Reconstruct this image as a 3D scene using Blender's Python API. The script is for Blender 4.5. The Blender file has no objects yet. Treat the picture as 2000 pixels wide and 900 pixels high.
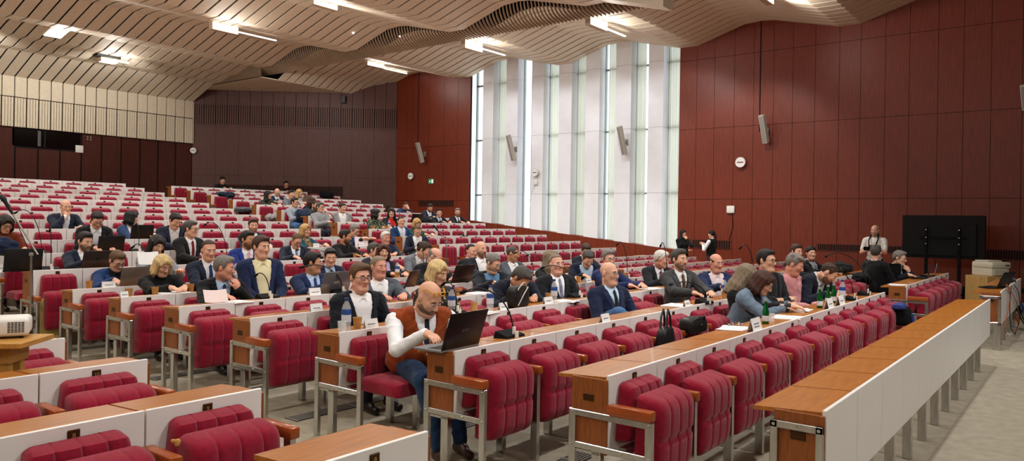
import bpy, bmesh, math, random
import numpy as np
from mathutils import Vector, Matrix, Quaternion
random.seed(7)
C = bpy.context.scene.collection
PI = math.pi
# ------------------------------------------------------------------ camera model and hall sizes worked out from image pixels
CF, CA, CR, CY, CH = 1464.16, 0.6594, 0.0158, 428.87, 1.6329
UL, UR, UR2, US, D1, PITCH = 3.575, 10.475, 11.86, 2.169, .951, 1.1361
WALL_U, BACK_V = 19.7, 26.425  # room shell, here and below: sizes scaled up about the camera position
SIN, COS = math.sin(CA), math.cos(CA)
def D(k): return D1 + PITCH*(k-1)
def ztop(k): return .77 if k <= 8 else .92 + .1435*(k-9)
def fl(k): return max(0.0, ztop(k)-.77)
def ray(x, y):
    dx, dy = x-1000, y-CY
    c, s = math.cos(CR), math.sin(CR)
    X = (c*dx+s*dy)/CF; Y = (-s*dx+c*dy)/CF
    return Vector((SIN*X+COS, -COS*X+SIN, -Y))
O = Vector((0, 0, CH))
def at_z(x, y, z): d = ray(x, y); return O + d*((z-CH)/d.z)
def at_v(x, y, v): d = ray(x, y); return O + d*(v/d.y)
def at_u(x, y, u): d = ray(x, y); return O + d*(u/d.x)
def proj(u, v, z):
    X = SIN*u-COS*v; Z = COS*u+SIN*v
    x = CF*X/Z; y = -CF*(z-CH)/Z
    c, s = math.cos(CR), math.sin(CR)
    return 1000+c*x-s*y, CY+s*x+c*y, Z
# ------------------------------------------------------------------ materials
def lin(h):
    h = h.lstrip('#'); r = [int(h[i:i+2], 16)/255 for i in (0, 2, 4)]
    return tuple(c/12.92 if c <= .04045 else ((c+.055)/1.055)**2.4 for c in r)+(1,)
MC = {}
def mat(name, col, rough=.5, metal=0, noise=0, scale=20, stretch=(1, 1, 1), bump=0, bscale=80, emit=None, estr=0,
        trans=0, ior=1.45, spec=.5, alpha=1, sheen=0, coat=0):
    if name in MC: return MC[name]
    m = bpy.data.materials.new(name); m.use_nodes = True
    nt = m.node_tree; b = nt.nodes['Principled BSDF']
    if isinstance(col, str): col = lin(col)
    b.inputs['Base Color'].default_value = col
    b.inputs['Roughness'].default_value = rough; b.inputs['Metallic'].default_value = metal
    b.inputs['IOR'].default_value = ior; b.inputs['Transmission Weight'].default_value = trans
    b.inputs['Specular IOR Level'].default_value = spec; b.inputs['Alpha'].default_value = alpha
    b.inputs['Sheen Weight'].default_value = sheen; b.inputs['Coat Weight'].default_value = coat
    if emit is not None:
        b.inputs['Emission Color'].default_value = lin(emit); b.inputs['Emission Strength'].default_value = estr
    if noise or bump:
        tc = nt.nodes.new('ShaderNodeTexCoord'); mp = nt.nodes.new('ShaderNodeMapping')
        mp.inputs['Scale'].default_value = stretch
        nt.links.new(tc.outputs['Object'], mp.inputs['Vector'])
        if noise:
            n = nt.nodes.new('ShaderNodeTexNoise'); n.inputs['Scale'].default_value = scale
            n.inputs['Detail'].default_value = 5
            nt.links.new(mp.outputs['Vector'], n.inputs['Vector'])
            r = nt.nodes.new('ShaderNodeValToRGB')
            lo = tuple(max(0, c*(1-noise)) for c in col[:3])+(1,); hi = tuple(min(1, c*(1+noise)) for c in col[:3])+(1,)
            r.color_ramp.elements[0].position = .3; r.color_ramp.elements[0].color = lo
            r.color_ramp.elements[1].position = .7; r.color_ramp.elements[1].color = hi
            nt.links.new(n.outputs['Fac'], r.inputs['Fac']); nt.links.new(r.outputs['Color'], b.inputs['Base Color'])
        if bump:
            n2 = nt.nodes.new('ShaderNodeTexNoise'); n2.inputs['Scale'].default_value = bscale
            nt.links.new(mp.outputs['Vector'], n2.inputs['Vector'])
            bp = nt.nodes.new('ShaderNodeBump'); bp.inputs['Strength'].default_value = bump; bp.inputs['Distance'].default_value = .01
            nt.links.new(n2.outputs['Fac'], bp.inputs['Height']); nt.links.new(bp.outputs['Normal'], b.inputs['Normal'])
    MC[name] = m; return m
def stripes(name, c1, c2, scale, rot=(0, 0, 0), rough=.7):
    if name in MC: return MC[name]
    m = bpy.data.materials.new(name); m.use_nodes = True; nt = m.node_tree; b = nt.nodes['Principled BSDF']
    b.inputs['Roughness'].default_value = rough
    tc = nt.nodes.new('ShaderNodeTexCoord'); mp = nt.nodes.new('ShaderNodeMapping'); mp.inputs['Rotation'].default_value = rot
    w = nt.nodes.new('ShaderNodeTexWave'); w.inputs['Scale'].default_value = scale
    r = nt.nodes.new('ShaderNodeValToRGB'); r.color_ramp.interpolation = 'CONSTANT'
    r.color_ramp.elements[0].color = lin(c1); r.color_ramp.elements[1].color = lin(c2); r.color_ramp.elements[1].position = .5
    nt.links.new(tc.outputs['Object'], mp.inputs['Vector']); nt.links.new(mp.outputs['Vector'], w.inputs['Vector'])
    nt.links.new(w.outputs['Fac'], r.inputs['Fac']); nt.links.new(r.outputs['Color'], b.inputs['Base Color'])
    MC[name] = m; return m
def blotch(name, c1, c2, c3, scale=25, rough=.8):
    if name in MC: return MC[name]
    m = bpy.data.materials.new(name); m.use_nodes = True; nt = m.node_tree; b = nt.nodes['Principled BSDF']
    b.inputs['Roughness'].default_value = rough
    tc = nt.nodes.new('ShaderNodeTexCoord'); w = nt.nodes.new('ShaderNodeTexNoise'); w.inputs['Scale'].default_value = scale
    r = nt.nodes.new('ShaderNodeValToRGB'); r.color_ramp.interpolation = 'CONSTANT'
    r.color_ramp.elements[0].color = lin(c1); r.color_ramp.elements[1].color = lin(c2); r.color_ramp.elements[1].position = .47
    e = r.color_ramp.elements.new(.58); e.color = lin(c3)
    nt.links.new(tc.outputs['Object'], w.inputs['Vector'])
    nt.links.new(w.outputs['Fac'], r.inputs['Fac']); nt.links.new(r.outputs['Color'], b.inputs['Base Color'])
    MC[name] = m; return m
def M_(): return None
WOODTOP = mat('desk_wood', '#aa6a28', .32, noise=.22, scale=6, stretch=(1, 9, 9), bump=.03, bscale=30, coat=.15)
WOODSIDE = mat('side_veneer', '#8a4d20', .42, noise=.25, scale=7, stretch=(9, 9, 1))
ARMWOOD = mat('armrest_wood', '#9a4a1b', .3, noise=.25, scale=9, stretch=(9, 1, 9), coat=.2)
WHITE = mat('white_laminate', '#f0eeea', .3, noise=.02, scale=4)
WHITEEDGE = mat('white_edge', '#d8d4c8', .5)
CRIMSON = mat('crimson_plush', '#8a0d2b', .9, noise=.16, scale=45, bump=.22, bscale=330, sheen=.25, spec=.15)
CHROME = mat('chrome_steel', '#c9c9c6', .25, metal=1, noise=.12, scale=8, stretch=(4, 4, 1))
DARKGAP = mat('dark_gap', '#140a07', .9)
PLATE = mat('bronze_plate', '#4a2f16', .4, metal=.6)
PLATETXT = mat('plate_digits', '#c3a262', .4, metal=.5)
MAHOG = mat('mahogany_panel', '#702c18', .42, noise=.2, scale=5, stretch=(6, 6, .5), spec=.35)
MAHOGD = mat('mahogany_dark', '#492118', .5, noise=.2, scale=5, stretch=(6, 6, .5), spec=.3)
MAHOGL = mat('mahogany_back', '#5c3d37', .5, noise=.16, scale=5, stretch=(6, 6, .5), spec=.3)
CREAM = mat('cream_plank', '#e0d3ba', .6, noise=.05, scale=14, bump=.02, bscale=60)
TAN = mat('ceiling_plank', '#e0d0b9', .6, noise=.05, scale=14)
GROOVE = mat('ceiling_groove', '#2a1810', .9)
RIB = mat('louvre_rib', '#b39a80', .6)
SOFFIT = mat('soffit_return', '#7d6753', .7)  # brown taken darker so the return face reads as unlit
CARPET = mat('carpet', '#9f9786', .95, noise=.12, scale=9, bump=.3, bscale=200, spec=.1)
GRATE = mat('floor_grate_metal', '#8c8a84', .5, metal=.3)
BLACK = mat('black_plastic', '#0c0c0d', .45)
BLACKM = mat('matt_black', '#121214', .8, spec=.15)
GREYP = mat('grey_plastic', '#8a8880', .5)
SPK = mat('speaker_beige', '#b8b1a6', .6)
SPKG = mat('speaker_grille', '#8f8a83', .8)
WPLAST = mat('white_plastic', '#e4e2dc', .4)
PAPER = mat('paper', '#efeeec', .8)
INK = mat('print_ink', '#55565c', .8)
GLASSD = mat('dark_glass', '#0c0b0b', .08, spec=.6)
# ------------------------------------------------------------------ mesh builders
class MB:
    def __init__(self): self.v = []; self.f = []; self.m = []
    def add(self, vs, fs, mi=0):
        o = len(self.v); self.v += [tuple(p) for p in vs]; self.f += [tuple(i+o for i in f) for f in fs]; self.m += [mi]*len(fs); return self
    def box(self, x0, x1, y0, y1, z0, z1, mi=0, M=None):
        vs = [Vector((x, y, z)) for z in (z0, z1) for y in (y0, y1) for x in (x0, x1)]
        if M is not None: vs = [M @ p for p in vs]
        return self.add(vs, [(0, 2, 3, 1), (4, 5, 7, 6), (0, 1, 5, 4), (2, 6, 7, 3), (0, 4, 6, 2), (1, 3, 7, 5)], mi)
    def rbox(self, x0, x1, y0, y1, z0, z1, r=.005, mi=0, M=None, seg=2):
        bm = bmesh.new(); bmesh.ops.create_cube(bm, size=1)
        for p in bm.verts: p.co = Vector(((x0+x1)/2+p.co.x*(x1-x0), (y0+y1)/2+p.co.y*(y1-y0), (z0+z1)/2+p.co.z*(z1-z0)))
        r = min(r, (x1-x0)*.49, (y1-y0)*.49, (z1-z0)*.49)
        bmesh.ops.bevel(bm, geom=bm.edges[:], offset=r, segments=seg, affect='EDGES', profile=.5)
        return self.bm(bm, mi, M)
    def bm(self, bm, mi=0, M=None):
        bm.verts.index_update(); vs = [(M @ p.co if M is not None else p.co.copy()) for p in bm.verts]
        fs = [[p.index for p in f.verts] for f in bm.faces]; bm.free(); return self.add(vs, fs, mi)
    def tube(self, pts, r, n=8, mi=0, cap=True):
        pts = [Vector(p) for p in pts]; rs = r if isinstance(r, (list, tuple)) else [r]*len(pts)
        rings = []; ref = None
        for i, p in enumerate(pts):
            t = (pts[min(i+1, len(pts)-1)]-pts[max(i-1, 0)])
            t = t.normalized() if t.length > 1e-9 else Vector((0, 0, 1))
            if ref is None: ref = t.orthogonal().normalized()
            ref = ref - t*ref.dot(t); ref = ref.normalized() if ref.length > 1e-6 else t.orthogonal().normalized()
            b = t.cross(ref)
            rings.append([p+(ref*math.cos(a)+b*math.sin(a))*rs[i] for a in [2*PI*j/n for j in range(n)]])
        vs = [q for R in rings for q in R]; fs = []
        for i in range(len(pts)-1):
            for j in range(n):
                k = (j+1) % n; fs.append((i*n+j, i*n+k, (i+1)*n+k, (i+1)*n+j))
        if cap: fs.append(tuple(range(n-1, -1, -1))); fs.append(tuple((len(pts)-1)*n+j for j in range(n)))
        return self.add(vs, fs, mi)
    def cyl(self, p0, p1, r0, r1=None, n=16, mi=0): return self.tube([p0, p1], [r0, r0 if r1 is None else r1], n, mi)
    def lathe(self, prof, n=20, c=(0, 0, 0), mi=0, M=None, caps=True):
        vs = []; fs = []
        for r, z in prof:
            for j in range(n):
                a = 2*PI*j/n; p = Vector((c[0]+r*math.cos(a), c[1]+r*math.sin(a), c[2]+z)); vs.append(M @ p if M is not None else p)
        for i in range(len(prof)-1):
            for j in range(n):
                k = (j+1) % n; fs.append((i*n+j, i*n+k, (i+1)*n+k, (i+1)*n+j))
        if caps and prof[0][0] > 1e-5: fs.append(tuple(range(n-1, -1, -1)))
        if caps and prof[-1][0] > 1e-5: fs.append(tuple((len(prof)-1)*n+j for j in range(n)))
        return self.add(vs, fs, mi)
    def sphere(self, c, r, n=12, mi=0, M=None):
        if not isinstance(r, (tuple, list)): r = (r, r, r)
        bm = bmesh.new(); bmesh.ops.create_uvsphere(bm, u_segments=n, v_segments=max(6, n*2//3), radius=1)
        for p in bm.verts: p.co = Vector((c[0]+p.co.x*r[0], c[1]+p.co.y*r[1], c[2]+p.co.z*r[2]))
        return self.bm(bm, mi, M)
    def mesh(self, name, mats, smooth=False):
        me = bpy.data.meshes.new(name); me.from_pydata(self.v, [], self.f)
        for m in (mats if isinstance(mats, (list, tuple)) else [mats]): me.materials.append(m)
        me.polygons.foreach_set('material_index', self.m)
        if smooth:
            me.polygons.foreach_set('use_smooth', [True]*len(self.f))
            me.set_sharp_from_angle(angle=math.radians(40))
        me.update(); return me
    def obj(self, name, mats, parent=None, smooth=False, loc=None): return link(name, self.mesh(name, mats, smooth), parent, loc)
def link(name, me, parent=None, loc=None):
    o = bpy.data.objects.new(name, me); C.objects.link(o)
    if parent is not None: o.parent = parent
    if loc is not None: o.location = loc
    return o
def tag(o, label, cat, group=None, kind=None):
    o['label'] = label
    if cat: o['category'] = cat
    if group: o['group'] = group
    if kind: o['kind'] = kind
    return o
def thing(name, label, cat, loc=(0, 0, 0), rz=0, group=None):
    o = bpy.data.objects.new(name, None); C.objects.link(o); o.location = loc; o.rotation_euler = (0, 0, rz)
    o.empty_display_size = .05
    return tag(o, label, cat, group)
def struct(o): o['kind'] = 'structure'; return o
def text_mesh(body, size, extrude=.0006, align='CENTER'):
    cu = bpy.data.curves.new('lettering', 'FONT'); cu.body = body; cu.size = size; cu.extrude = extrude; cu.align_x = align; cu.align_y = 'CENTER'
    o = bpy.data.objects.new('lettering', cu); C.objects.link(o)
    dg = bpy.context.evaluated_depsgraph_get(); me = bpy.data.meshes.new_from_object(o.evaluated_get(dg))
    bpy.data.objects.remove(o); bpy.data.curves.remove(cu); return me
ORD = ['zeroth', 'first', 'second', 'third', 'fourth', 'fifth', 'sixth', 'seventh', 'eighth', 'ninth', 'tenth', 'eleventh', 'twelfth',
       'thirteenth', 'fourteenth', 'fifteenth', 'sixteenth', 'seventeenth', 'eighteenth', 'nineteenth', 'twentieth']
# ================================================================== ROOM
# floor: flat front part, then one step per row
m = MB(); x0, x1 = -8.0, 19.9
m.box(x0, x1, -5.0, D(9)-.02, -.2, 0)
for k in range(9, 21):
    m.box(x0, x1, D(k)-.02, (D(k+1)-.02 if k < 20 else 27.0), -.2, fl(k))
struct(m.obj('floor', CARPET))
# ---- ceiling profile z(v): waves along the hall
def wave(v, back):
    LO, HI = 6.571, 7.005
    if v > 22.056:
        if back == 'left':
            P = [(27.41, 5.774), (26.425, 5.774), (24.915, 6.341), (24.465, 6.352), (23.93, 6.491), (23.5, 6.512), (22.806, 6.705), (22.538, 6.726), (22.056, LO)]
            for (a, za), (b, zb) in zip(P, P[1:]):
                if b <= v <= a: return zb+(za-zb)*(v-b)/(a-b)
            return 5.774
        return 6.277 if v > 22.1 else 6.416
    t = (22.014-v) % 4.24
    pts = [(0, LO), (.514, LO), (1.82, LO+.407), (2.302, HI), (2.623, HI-.032), (4.24, LO)]
    for (a, za), (b, zb) in zip(pts, pts[1:]):
        if a <= t <= b: return za+(zb-za)*(t-a)/(b-a)
    return LO
def prof_pts(back, vmin):
    vs = [27.2, 26.425, 24.915, 24.465, 23.93, 23.5, 22.806, 22.538, 22.056] if back == 'left' else [27.2, 22.12]
    ps = [(v, wave(v, back)) for v in vs]
    if back == 'left': ps[-1] = (22.014, 6.571)
    else: ps[-1] = (22.12, 6.277)
    v0 = 22.014
    first = True
    while v0 > vmin:
        for t in (0, .514, 1.82, 2.302, 2.623):
            v = v0-t
            if first and t == 0:
                if back == 'right': ps.append((21.575, 6.571))
                continue
            if back == 'right' and first and t == .514: continue
            if v > vmin: ps.append((v, wave(v, 'mid')))
        first = False
        v0 -= 4.24
    ps.append((vmin, wave(vmin, 'mid')))
    return ps
def planks(mb, us, ps, th=.03, gap=.056, zoff=0):
    for ua, ub in zip(us, us[1:]):
        a, b = ua+gap/2, ub-gap/2
        vs = []; fs = []
        for v, z in ps: vs += [(a, v, z+zoff), (b, v, z+zoff), (a, v, z+zoff+th), (b, v, z+zoff+th)]
        for i in range(len(ps)-1):
            o = 4*i; n = o+4
            fs += [(o, o+1, n+1, n), (o+2, n+2, n+3, o+3), (o, n, n+2, o+2), (o+1, o+3, n+3, n+1)]
        fs += [(0, 2, 3, 1), (4*len(ps)-4, 4*len(ps)-3, 4*len(ps)-1, 4*len(ps)-2)]
        mb.add(vs, fs, 0)
    vs = []; fs = []
    for v, z in ps: vs += [(us[0], v, z+zoff+th+.02), (us[-1], v, z+zoff+th+.02)]
    for i in range(len(ps)-1): fs.append((2*i, 2*i+1, 2*i+3, 2*i+2))
    mb.add(vs, fs, 1)
EDGE_U = 14.658
m = MB()
usl = [EDGE_U-.3421*i for i in range(0, 68)][::-1]
psl = [p for p in prof_pts('left', 8.57)]
planks(m, usl, psl)
# front part of the left ceiling, over the stage side (out of the picture)
planks(m, usl[::4], prof_pts('right', -5.0)[[i for i, p in enumerate(prof_pts('right', -5.0)) if p[0] < 8.57][0]:], gap=.03)
usr = [15.311+.3421*i for i in range(0, 14)]
planks(m, usr, prof_pts('right', -5.0))
m.box(-8.3, 20.0, -5.2, 27.3, 7.4, 7.5, 1)
# cream fascia at the front end of the lower ceiling edge
pA = at_u(1183, 5, EDGE_U); pB = at_u(1314, 22, EDGE_U)
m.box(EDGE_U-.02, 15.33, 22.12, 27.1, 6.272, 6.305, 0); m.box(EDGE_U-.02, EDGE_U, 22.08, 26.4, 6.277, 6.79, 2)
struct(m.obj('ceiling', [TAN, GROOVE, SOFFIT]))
m = MB()
dz = .10
vs = [(EDGE_U-.45, pA.y, pA.z), (EDGE_U, pA.y, pA.z), (EDGE_U, pB.y, pB.z), (EDGE_U-.45, pB.y, pB.z)]
vs += [(x, y, z+.42) for x, y, z in vs]
m.add(vs, [(3, 2, 1, 0), (4, 5, 6, 7), (0, 1, 5, 4), (1, 2, 6, 5), (2, 3, 7, 6), (3, 0, 4, 7)])
n = Vector((0, pB.y-pA.y, pB.z-pA.z))
for t, h in ((.12, .012), (.3, .012)):
    z = t*.42
    a = (EDGE_U+.002, pA.y, pA.z+z); b = (EDGE_U+.002, pB.y, pB.z+z)
    m.add([a, b, (b[0], b[1], b[2]+h), (a[0], a[1], a[2]+h)], [(0, 1, 2, 3)], 1)
struct(m.obj('trim_1', [CREAM, GROOVE]))
# ribbed light cove between the two ceiling levels
m = MB(); v = 23.1
while v > 7.39:
    zt = wave(v, 'left' if v > 22.056 else 'mid')+.05; zb = 6.469
    h = max(.02, zt-zb); w = .60
    path = []
    for i in range(9):
        a = i/8*PI/2
        path.append((EDGE_U+w*(1-math.cos(a)), zb+h*(1-math.sin(a))))
    inner = [(x+.015 if i < 4 else x, z+.07) for i, (x, z) in enumerate(path)]
    vs = [(x, v-.011, z) for x, z in path]+[(x, v-.011, z) for x, z in inner]+[(x, v+.011, z) for x, z in path]+[(x, v+.011, z) for x, z in inner]
    fs = []
    for i in range(8):
        fs += [(i, i+1, 10+i, 9+i), (18+i, 27+i, 28+i, 19+i), (i, 18+i, 19+i, i+1), (9+i, 10+i, 28+i, 27+i)]
    m.add(vs, fs)
    v -= .11
struct(m.obj('trim_2', RIB))
# ---- back wall, parallel to the rows
CU = 14.68
def panel_grid(mb, p0, du, us, zs, th=.02, gap=.008, mi=0, nrm=None):
    """wall panels: p0 origin, du unit direction, us/zs seam positions, nrm outward (room side)"""
    for a, b in zip(us, us[1:]):
        for c, d in zip(zs, zs[1:]):
            q = [p0+du*(a+gap/2), p0+du*(b-gap/2)]
            vs = []
            for off in (0, th):
                for zz in (c+gap/2, d-gap/2):
                    for p in q: vs.append((p.x+nrm.x*off, p.y+nrm.y*off, zz))
            mb.add(vs, [(0, 1, 3, 2), (4, 6, 7, 5), (0, 4, 5, 1), (2, 3, 7, 6), (0, 2, 6, 4), (1, 5, 7, 3)], mi)
m = MB()
m.box(-8, CU+.1, BACK_V+.03, BACK_V+.15, 1, 6.5, 1)
us = [CU-.642*i for i in range(0, 37)][::-1]
N = Vector((0, -1, 0))
boothL, boothR = 8.823, 10.846
panel_grid(m, Vector((0, BACK_V+.02, 0)), Vector((1, 0, 0)), [u for u in us if boothL-.3 < u < boothR+.3], [1.6, 3.654], nrm=N, gap=.05)
panel_grid(m, Vector((0, BACK_V+.02, 0)), Vector((1, 0, 0)), [u for u in us if u > boothR-.2], [1.6, 4.274], nrm=N, gap=.05)
panel_grid(m, Vector((0, BACK_V+.02, 0)), Vector((1, 0, 0)), [u for u in us if u < boothL+.15], [1.6, 4.274], nrm=N, gap=.05)
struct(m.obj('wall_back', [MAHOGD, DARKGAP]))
m = MB(); m.box(boothL, boothR-.06, BACK_V+.0, BACK_V+.02, 3.696, 4.221, 0); m.box(9.53, 9.62, BACK_V-.005, BACK_V, 3.72, 4.21, 1)
m.box(boothL+.9, boothL+.93, BACK_V-.005, BACK_V, 3.696, 4.221, 2)
struct(m.obj('window_1', [GLASSD, mat('booth_light', '#5a5a5c', .6), BLACK]))
# cream fascia band of the back wall: plain boards over vertical fins
m = MB()
us = [EDGE_U-.3421*i for i in range(0, 68)]
for a, b in zip(us, us[1:]):
    m.rbox(b+.014, a-.014, BACK_V-.09, BACK_V, 5.190, 5.806, .004)
    w = (a-b-.028)/4
    for j in range(4): m.rbox(b+.014+j*w, b+.014+(j+1)*w-.014, BACK_V-.09, BACK_V, 4.264, 5.165, .004)
m.box(us[-1], us[0], BACK_V-.05, BACK_V+.02, 4.27, 5.78, 1)
m.box(us[0]-.001, us[0]+.018, BACK_V-.09, BACK_V+.1, 4.264, 5.806, 0)
struct(m.obj('trim_3', [CREAM, GROOVE]))
# ---- angled wall between back wall and right wall
pA = Vector((CU, BACK_V, 0)); pB = Vector((WALL_U, 20.846, 0)); dd = (pB-pA).normalized(); L = (pB-pA).length
nn = Vector((dd.y, -dd.x, 0)); nn = nn if nn.dot(Vector((-1, -1, 0))) > 0 else -nn
m = MB()
b0 = pA-dd*.1-nn*.0; b1 = pB+dd*.1
for q0, q1 in ((b0, b1),):
    vs = [(q0.x-nn.x*.02, q0.y-nn.y*.02, 1), (q1.x-nn.x*.02, q1.y-nn.y*.02, 1), (q1.x-nn.x*.02, q1.y-nn.y*.02, 7.1), (q0.x-nn.x*.02, q0.y-nn.y*.02, 7.1)]
    m.add(vs, [(0, 1, 2, 3)], 1)
np_ = 9
us = [L*i/np_ for i in range(np_+1)]
panel_grid(m, pA-nn*.02, dd, us, [1.2, 3.118, 4.938], nrm=nn, gap=.006, th=.02)
nslat = 18
for i in range(nslat):
    a = L*i/nslat; b = L*(i+1)/nslat
    for j in range(5):
        s0 = a+.012+(b-a-.012)*j/5; s1 = s0+(b-a-.012)/5-.022
        panel_grid(m, pA-nn*.02, dd, [s0, s1], [4.981, 5.72], nrm=nn, gap=.002, th=.05)
    panel_grid(m, pA-nn*.02, dd, [a+.006, b-.006], [5.72, 7.1], nrm=nn, gap=.002, th=.05)
panel_grid(m, pA-nn*.02, dd, [0, L], [4.933, 4.986], nrm=nn, gap=.001, th=.05)
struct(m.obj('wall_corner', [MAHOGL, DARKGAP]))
# ---- right wall with window opening
SILL = lambda v: .848+(v-9.326)*(1.598-.848)/(17.185-9.326)
W0, W1 = 9.326, 17.185
m = MB()
m.box(WALL_U+.03, WALL_U+.1, -5, W0, 0, 7.4, 1); m.box(WALL_U+.03, WALL_U+.1, W1, 21.0, 0, 7.4, 1)
px = [1328, 1357, 1391.7, 1430.5, 1468.5, 1507, 1544.4, 1588, 1635, 1676.7, 1725, 1772, 1828, 1877.8, 1932, 1993]
vs_ = [at_u(x, 420, WALL_U).y for x in px]
while vs_[-1] > -4.9: vs_.append(vs_[-1]-.5)
vs_[0] = W0
vs_ = vs_[::-1]
NR = Vector((-1, 0, 0))
panel_grid(m, Vector((WALL_U+.02, 0, 0)), Vector((0, 1, 0)), vs_, [.0, 2.283, 4.242, 6.18, 7.4], nrm=NR, gap=.009)
panel_grid(m, Vector((WALL_U+.02, 0, 0)), Vector((0, 1, 0)), [W1, 17.77, 18.42, 19.17, 19.99, 20.31, 20.846], [.0, 2.283, 4.242, 7.4], nrm=NR, gap=.009)
m.box(WALL_U-.004, WALL_U+.03, 7.0, 7.035, 4.06, 7.3, 1)
m.box(WALL_U-.004, WALL_U+.03, 19.70, 19.735, 4.06, 7.3, 1)
# wood below the window, with sloping top
for a, b in zip(np.linspace(W0, W1, 7), np.linspace(W0, W1, 7)[1:]):
    a += .004; b -= .004
    vs = [(u, v, z) for u in (WALL_U-.02, WALL_U+.3) for v, z in ((a, 0), (b, 0), (b, SILL(b)), (a, SILL(a)))]
    m.add(vs, [(0, 1, 2, 3), (4, 7, 6, 5), (3, 2, 6, 7), (0, 3, 7, 4), (1, 5, 6, 2)], 0)
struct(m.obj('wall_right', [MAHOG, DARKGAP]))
# ---- pilasters, glass, curtains
PWHITE = mat('pilaster_white', '#e2e4e8', .75, noise=.03, scale=3)
FR = [(16.617, 16.157), (15.6, 15.108), (14.519, 14.058), (13.469, 12.977), (12.463, 11.96), (11.403, 10.878), (10.311, 9.829)]
GU = WALL_U+.34
m = MB()
for a, b in FR:
    for z0, z1 in ((0.7, 2.476), (2.482, 4.382), (4.388, 6.287), (6.293, 7.4)):
        m.box(WALL_U+.004, GU+.1, b, a, z0, z1)
struct(m.obj('wall_pilasters', PWHITE))
gl = mat('window_glass', '#ffffff', .02, trans=1, ior=1.02, spec=.1)
fm = mat('window_frame_steel', '#8d9794', .4, metal=.3)
cur = bpy.data.materials.new('sheer_curtain'); cur.use_nodes = True
nt = cur.node_tree; bs = nt.nodes['Principled BSDF']; bs.inputs['Base Color'].default_value = lin('#e6e6dc'); bs.inputs['Roughness'].default_value = .9
tl = nt.nodes.new('ShaderNodeBsdfTranslucent'); tl.inputs['Color'].default_value = lin('#e6eae0')
mx = nt.nodes.new('ShaderNodeMixShader'); mx.inputs['Fac'].default_value = .45
nt.links.new(bs.outputs[0], mx.inputs[1]); nt.links.new(tl.outputs[0], mx.inputs[2]); nt.links.new(mx.outputs[0], nt.nodes['Material Output'].inputs['Surface'])
gaps = [(W1, FR[0][0])]+[(FR[i][1], FR[i+1][0]) for i in range(6)]+[(FR[6][1], W0)]
cov = [0, .62, 0, .85, .62, .7, .6, .92]
for i, (a, b) in enumerate(gaps):
    m = MB(); z0, z1 = SILL(a)-.5, 7.4
    m.box(GU+.05, GU+.06, b, a, z0, z1)
    w = struct(m.obj('window_%d' % (i+2), gl))
    f = MB(); mid = b+(a-b)*.42
    if i in (0, 2): f.box(GU, GU+.1, mid-.02, mid+.02, z0, z1)
    for s in (a, b): f.box(GU, GU+.1, s-.02, s+.02, z0, z1)
    for z in ((2.476, 4.382, 6.287)): f.box(GU, GU+.08, (b if i not in (2,) else b), (a if i not in (2,) else mid), z-.03, z+.03)
    f.obj('window_frame', fm, w)
    if cov[i]:
        c = MB(); vs = []; fs = []; n = 26; la, lb = a-.03, a-(a-b)*cov[i]
        if i in (3, 5): la, lb = b+.02+(a-b)*cov[i], b+.02
        for j in range(n+1):
            v = la+(lb-la)*j/n; u = GU-.03+.028*math.sin(j*1.7)
            vs += [(u, v, z0), (u, v, z1)]
        for j in range(n): fs.append((2*j, 2*j+2, 2*j+3, 2*j+1))
        c.add(vs, fs); c.obj('curtain', cur, w, True)
# far side walls (behind the camera and to its left)
m = MB(); m.box(-8.2, -8, -5, 27, 0, 7.4); struct(m.obj('wall_left', MAHOGD))
m = MB(); m.box(-8, 19.8, -5.2, -5, 0, 7.4); struct(m.obj('wall_front', MAHOGD))
# ---- ceiling lights
LAMPW = mat('lamp_glow', '#ffffff', .5, emit='#fff8ee', estr=4)
LBOX = mat('lamp_housing', '#bda78d', .6)
def ceil_hit(x, y):
    d = ray(x, y); best = None
    t = 3.0
    while t < 40:
        p = O+d*t
        if p.z >= wave(p.y, 'left' if p.x < EDGE_U else 'right')-.02 and p.y < 26.3: return p
        t += .01
    return O+d*(6.5-CH)/d.z
def lamp_panel(px0, px1, label, w=None, h=.28):
    a = ceil_hit(*px0)
    t = thing('ceiling_light', label, 'light', (a.x, a.y, a.z), 0, 'bright ceiling lights')
    b = at_v(px1[0], px1[1], a.y)
    W = max(.5, b.x-a.x); Hh = min(.5, max(.12, abs(b.z-a.z)))
    m = MB(); m.box(0, W, .012, .16, -Hh, .05); m.obj('housing', LBOX, t)
    m = MB(); m.box(.02, W-.02, -.004, .01, -Hh+.015, .0); m.obj('glowing_panel', LAMPW, t)
    return t, a, W
LP = [((415, 42), (466, 68), 'bright light box on the tan ceiling above the left rows'),
      ((613, -2), (660, 17), 'double light box at the top edge of the photo'),
      ((909, 76), (943, 103), 'large bright light box right of the ribbed cove, middle one'),
      ((1154, 30), (1187, 61), 'largest light box, high over the tall windows'),
      ((718, 120), (751, 134), 'small light box over the angled back wall'),
      ((1497, -12), (1508, 5), 'light box cut by the top edge near the dark wood wall')]
LPOS = []
for a, b, l in LP:
    t, p, w = lamp_panel(a, b, l); LPOS.append((p, w))
    if l.startswith('large') or l.startswith('bright') or l.startswith('small'):
        mm = MB(); mm.box(w+.05, w+1.3, .2, .26, -.06, -.04); mm.obj('light_strip', LAMPW, t)
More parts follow.
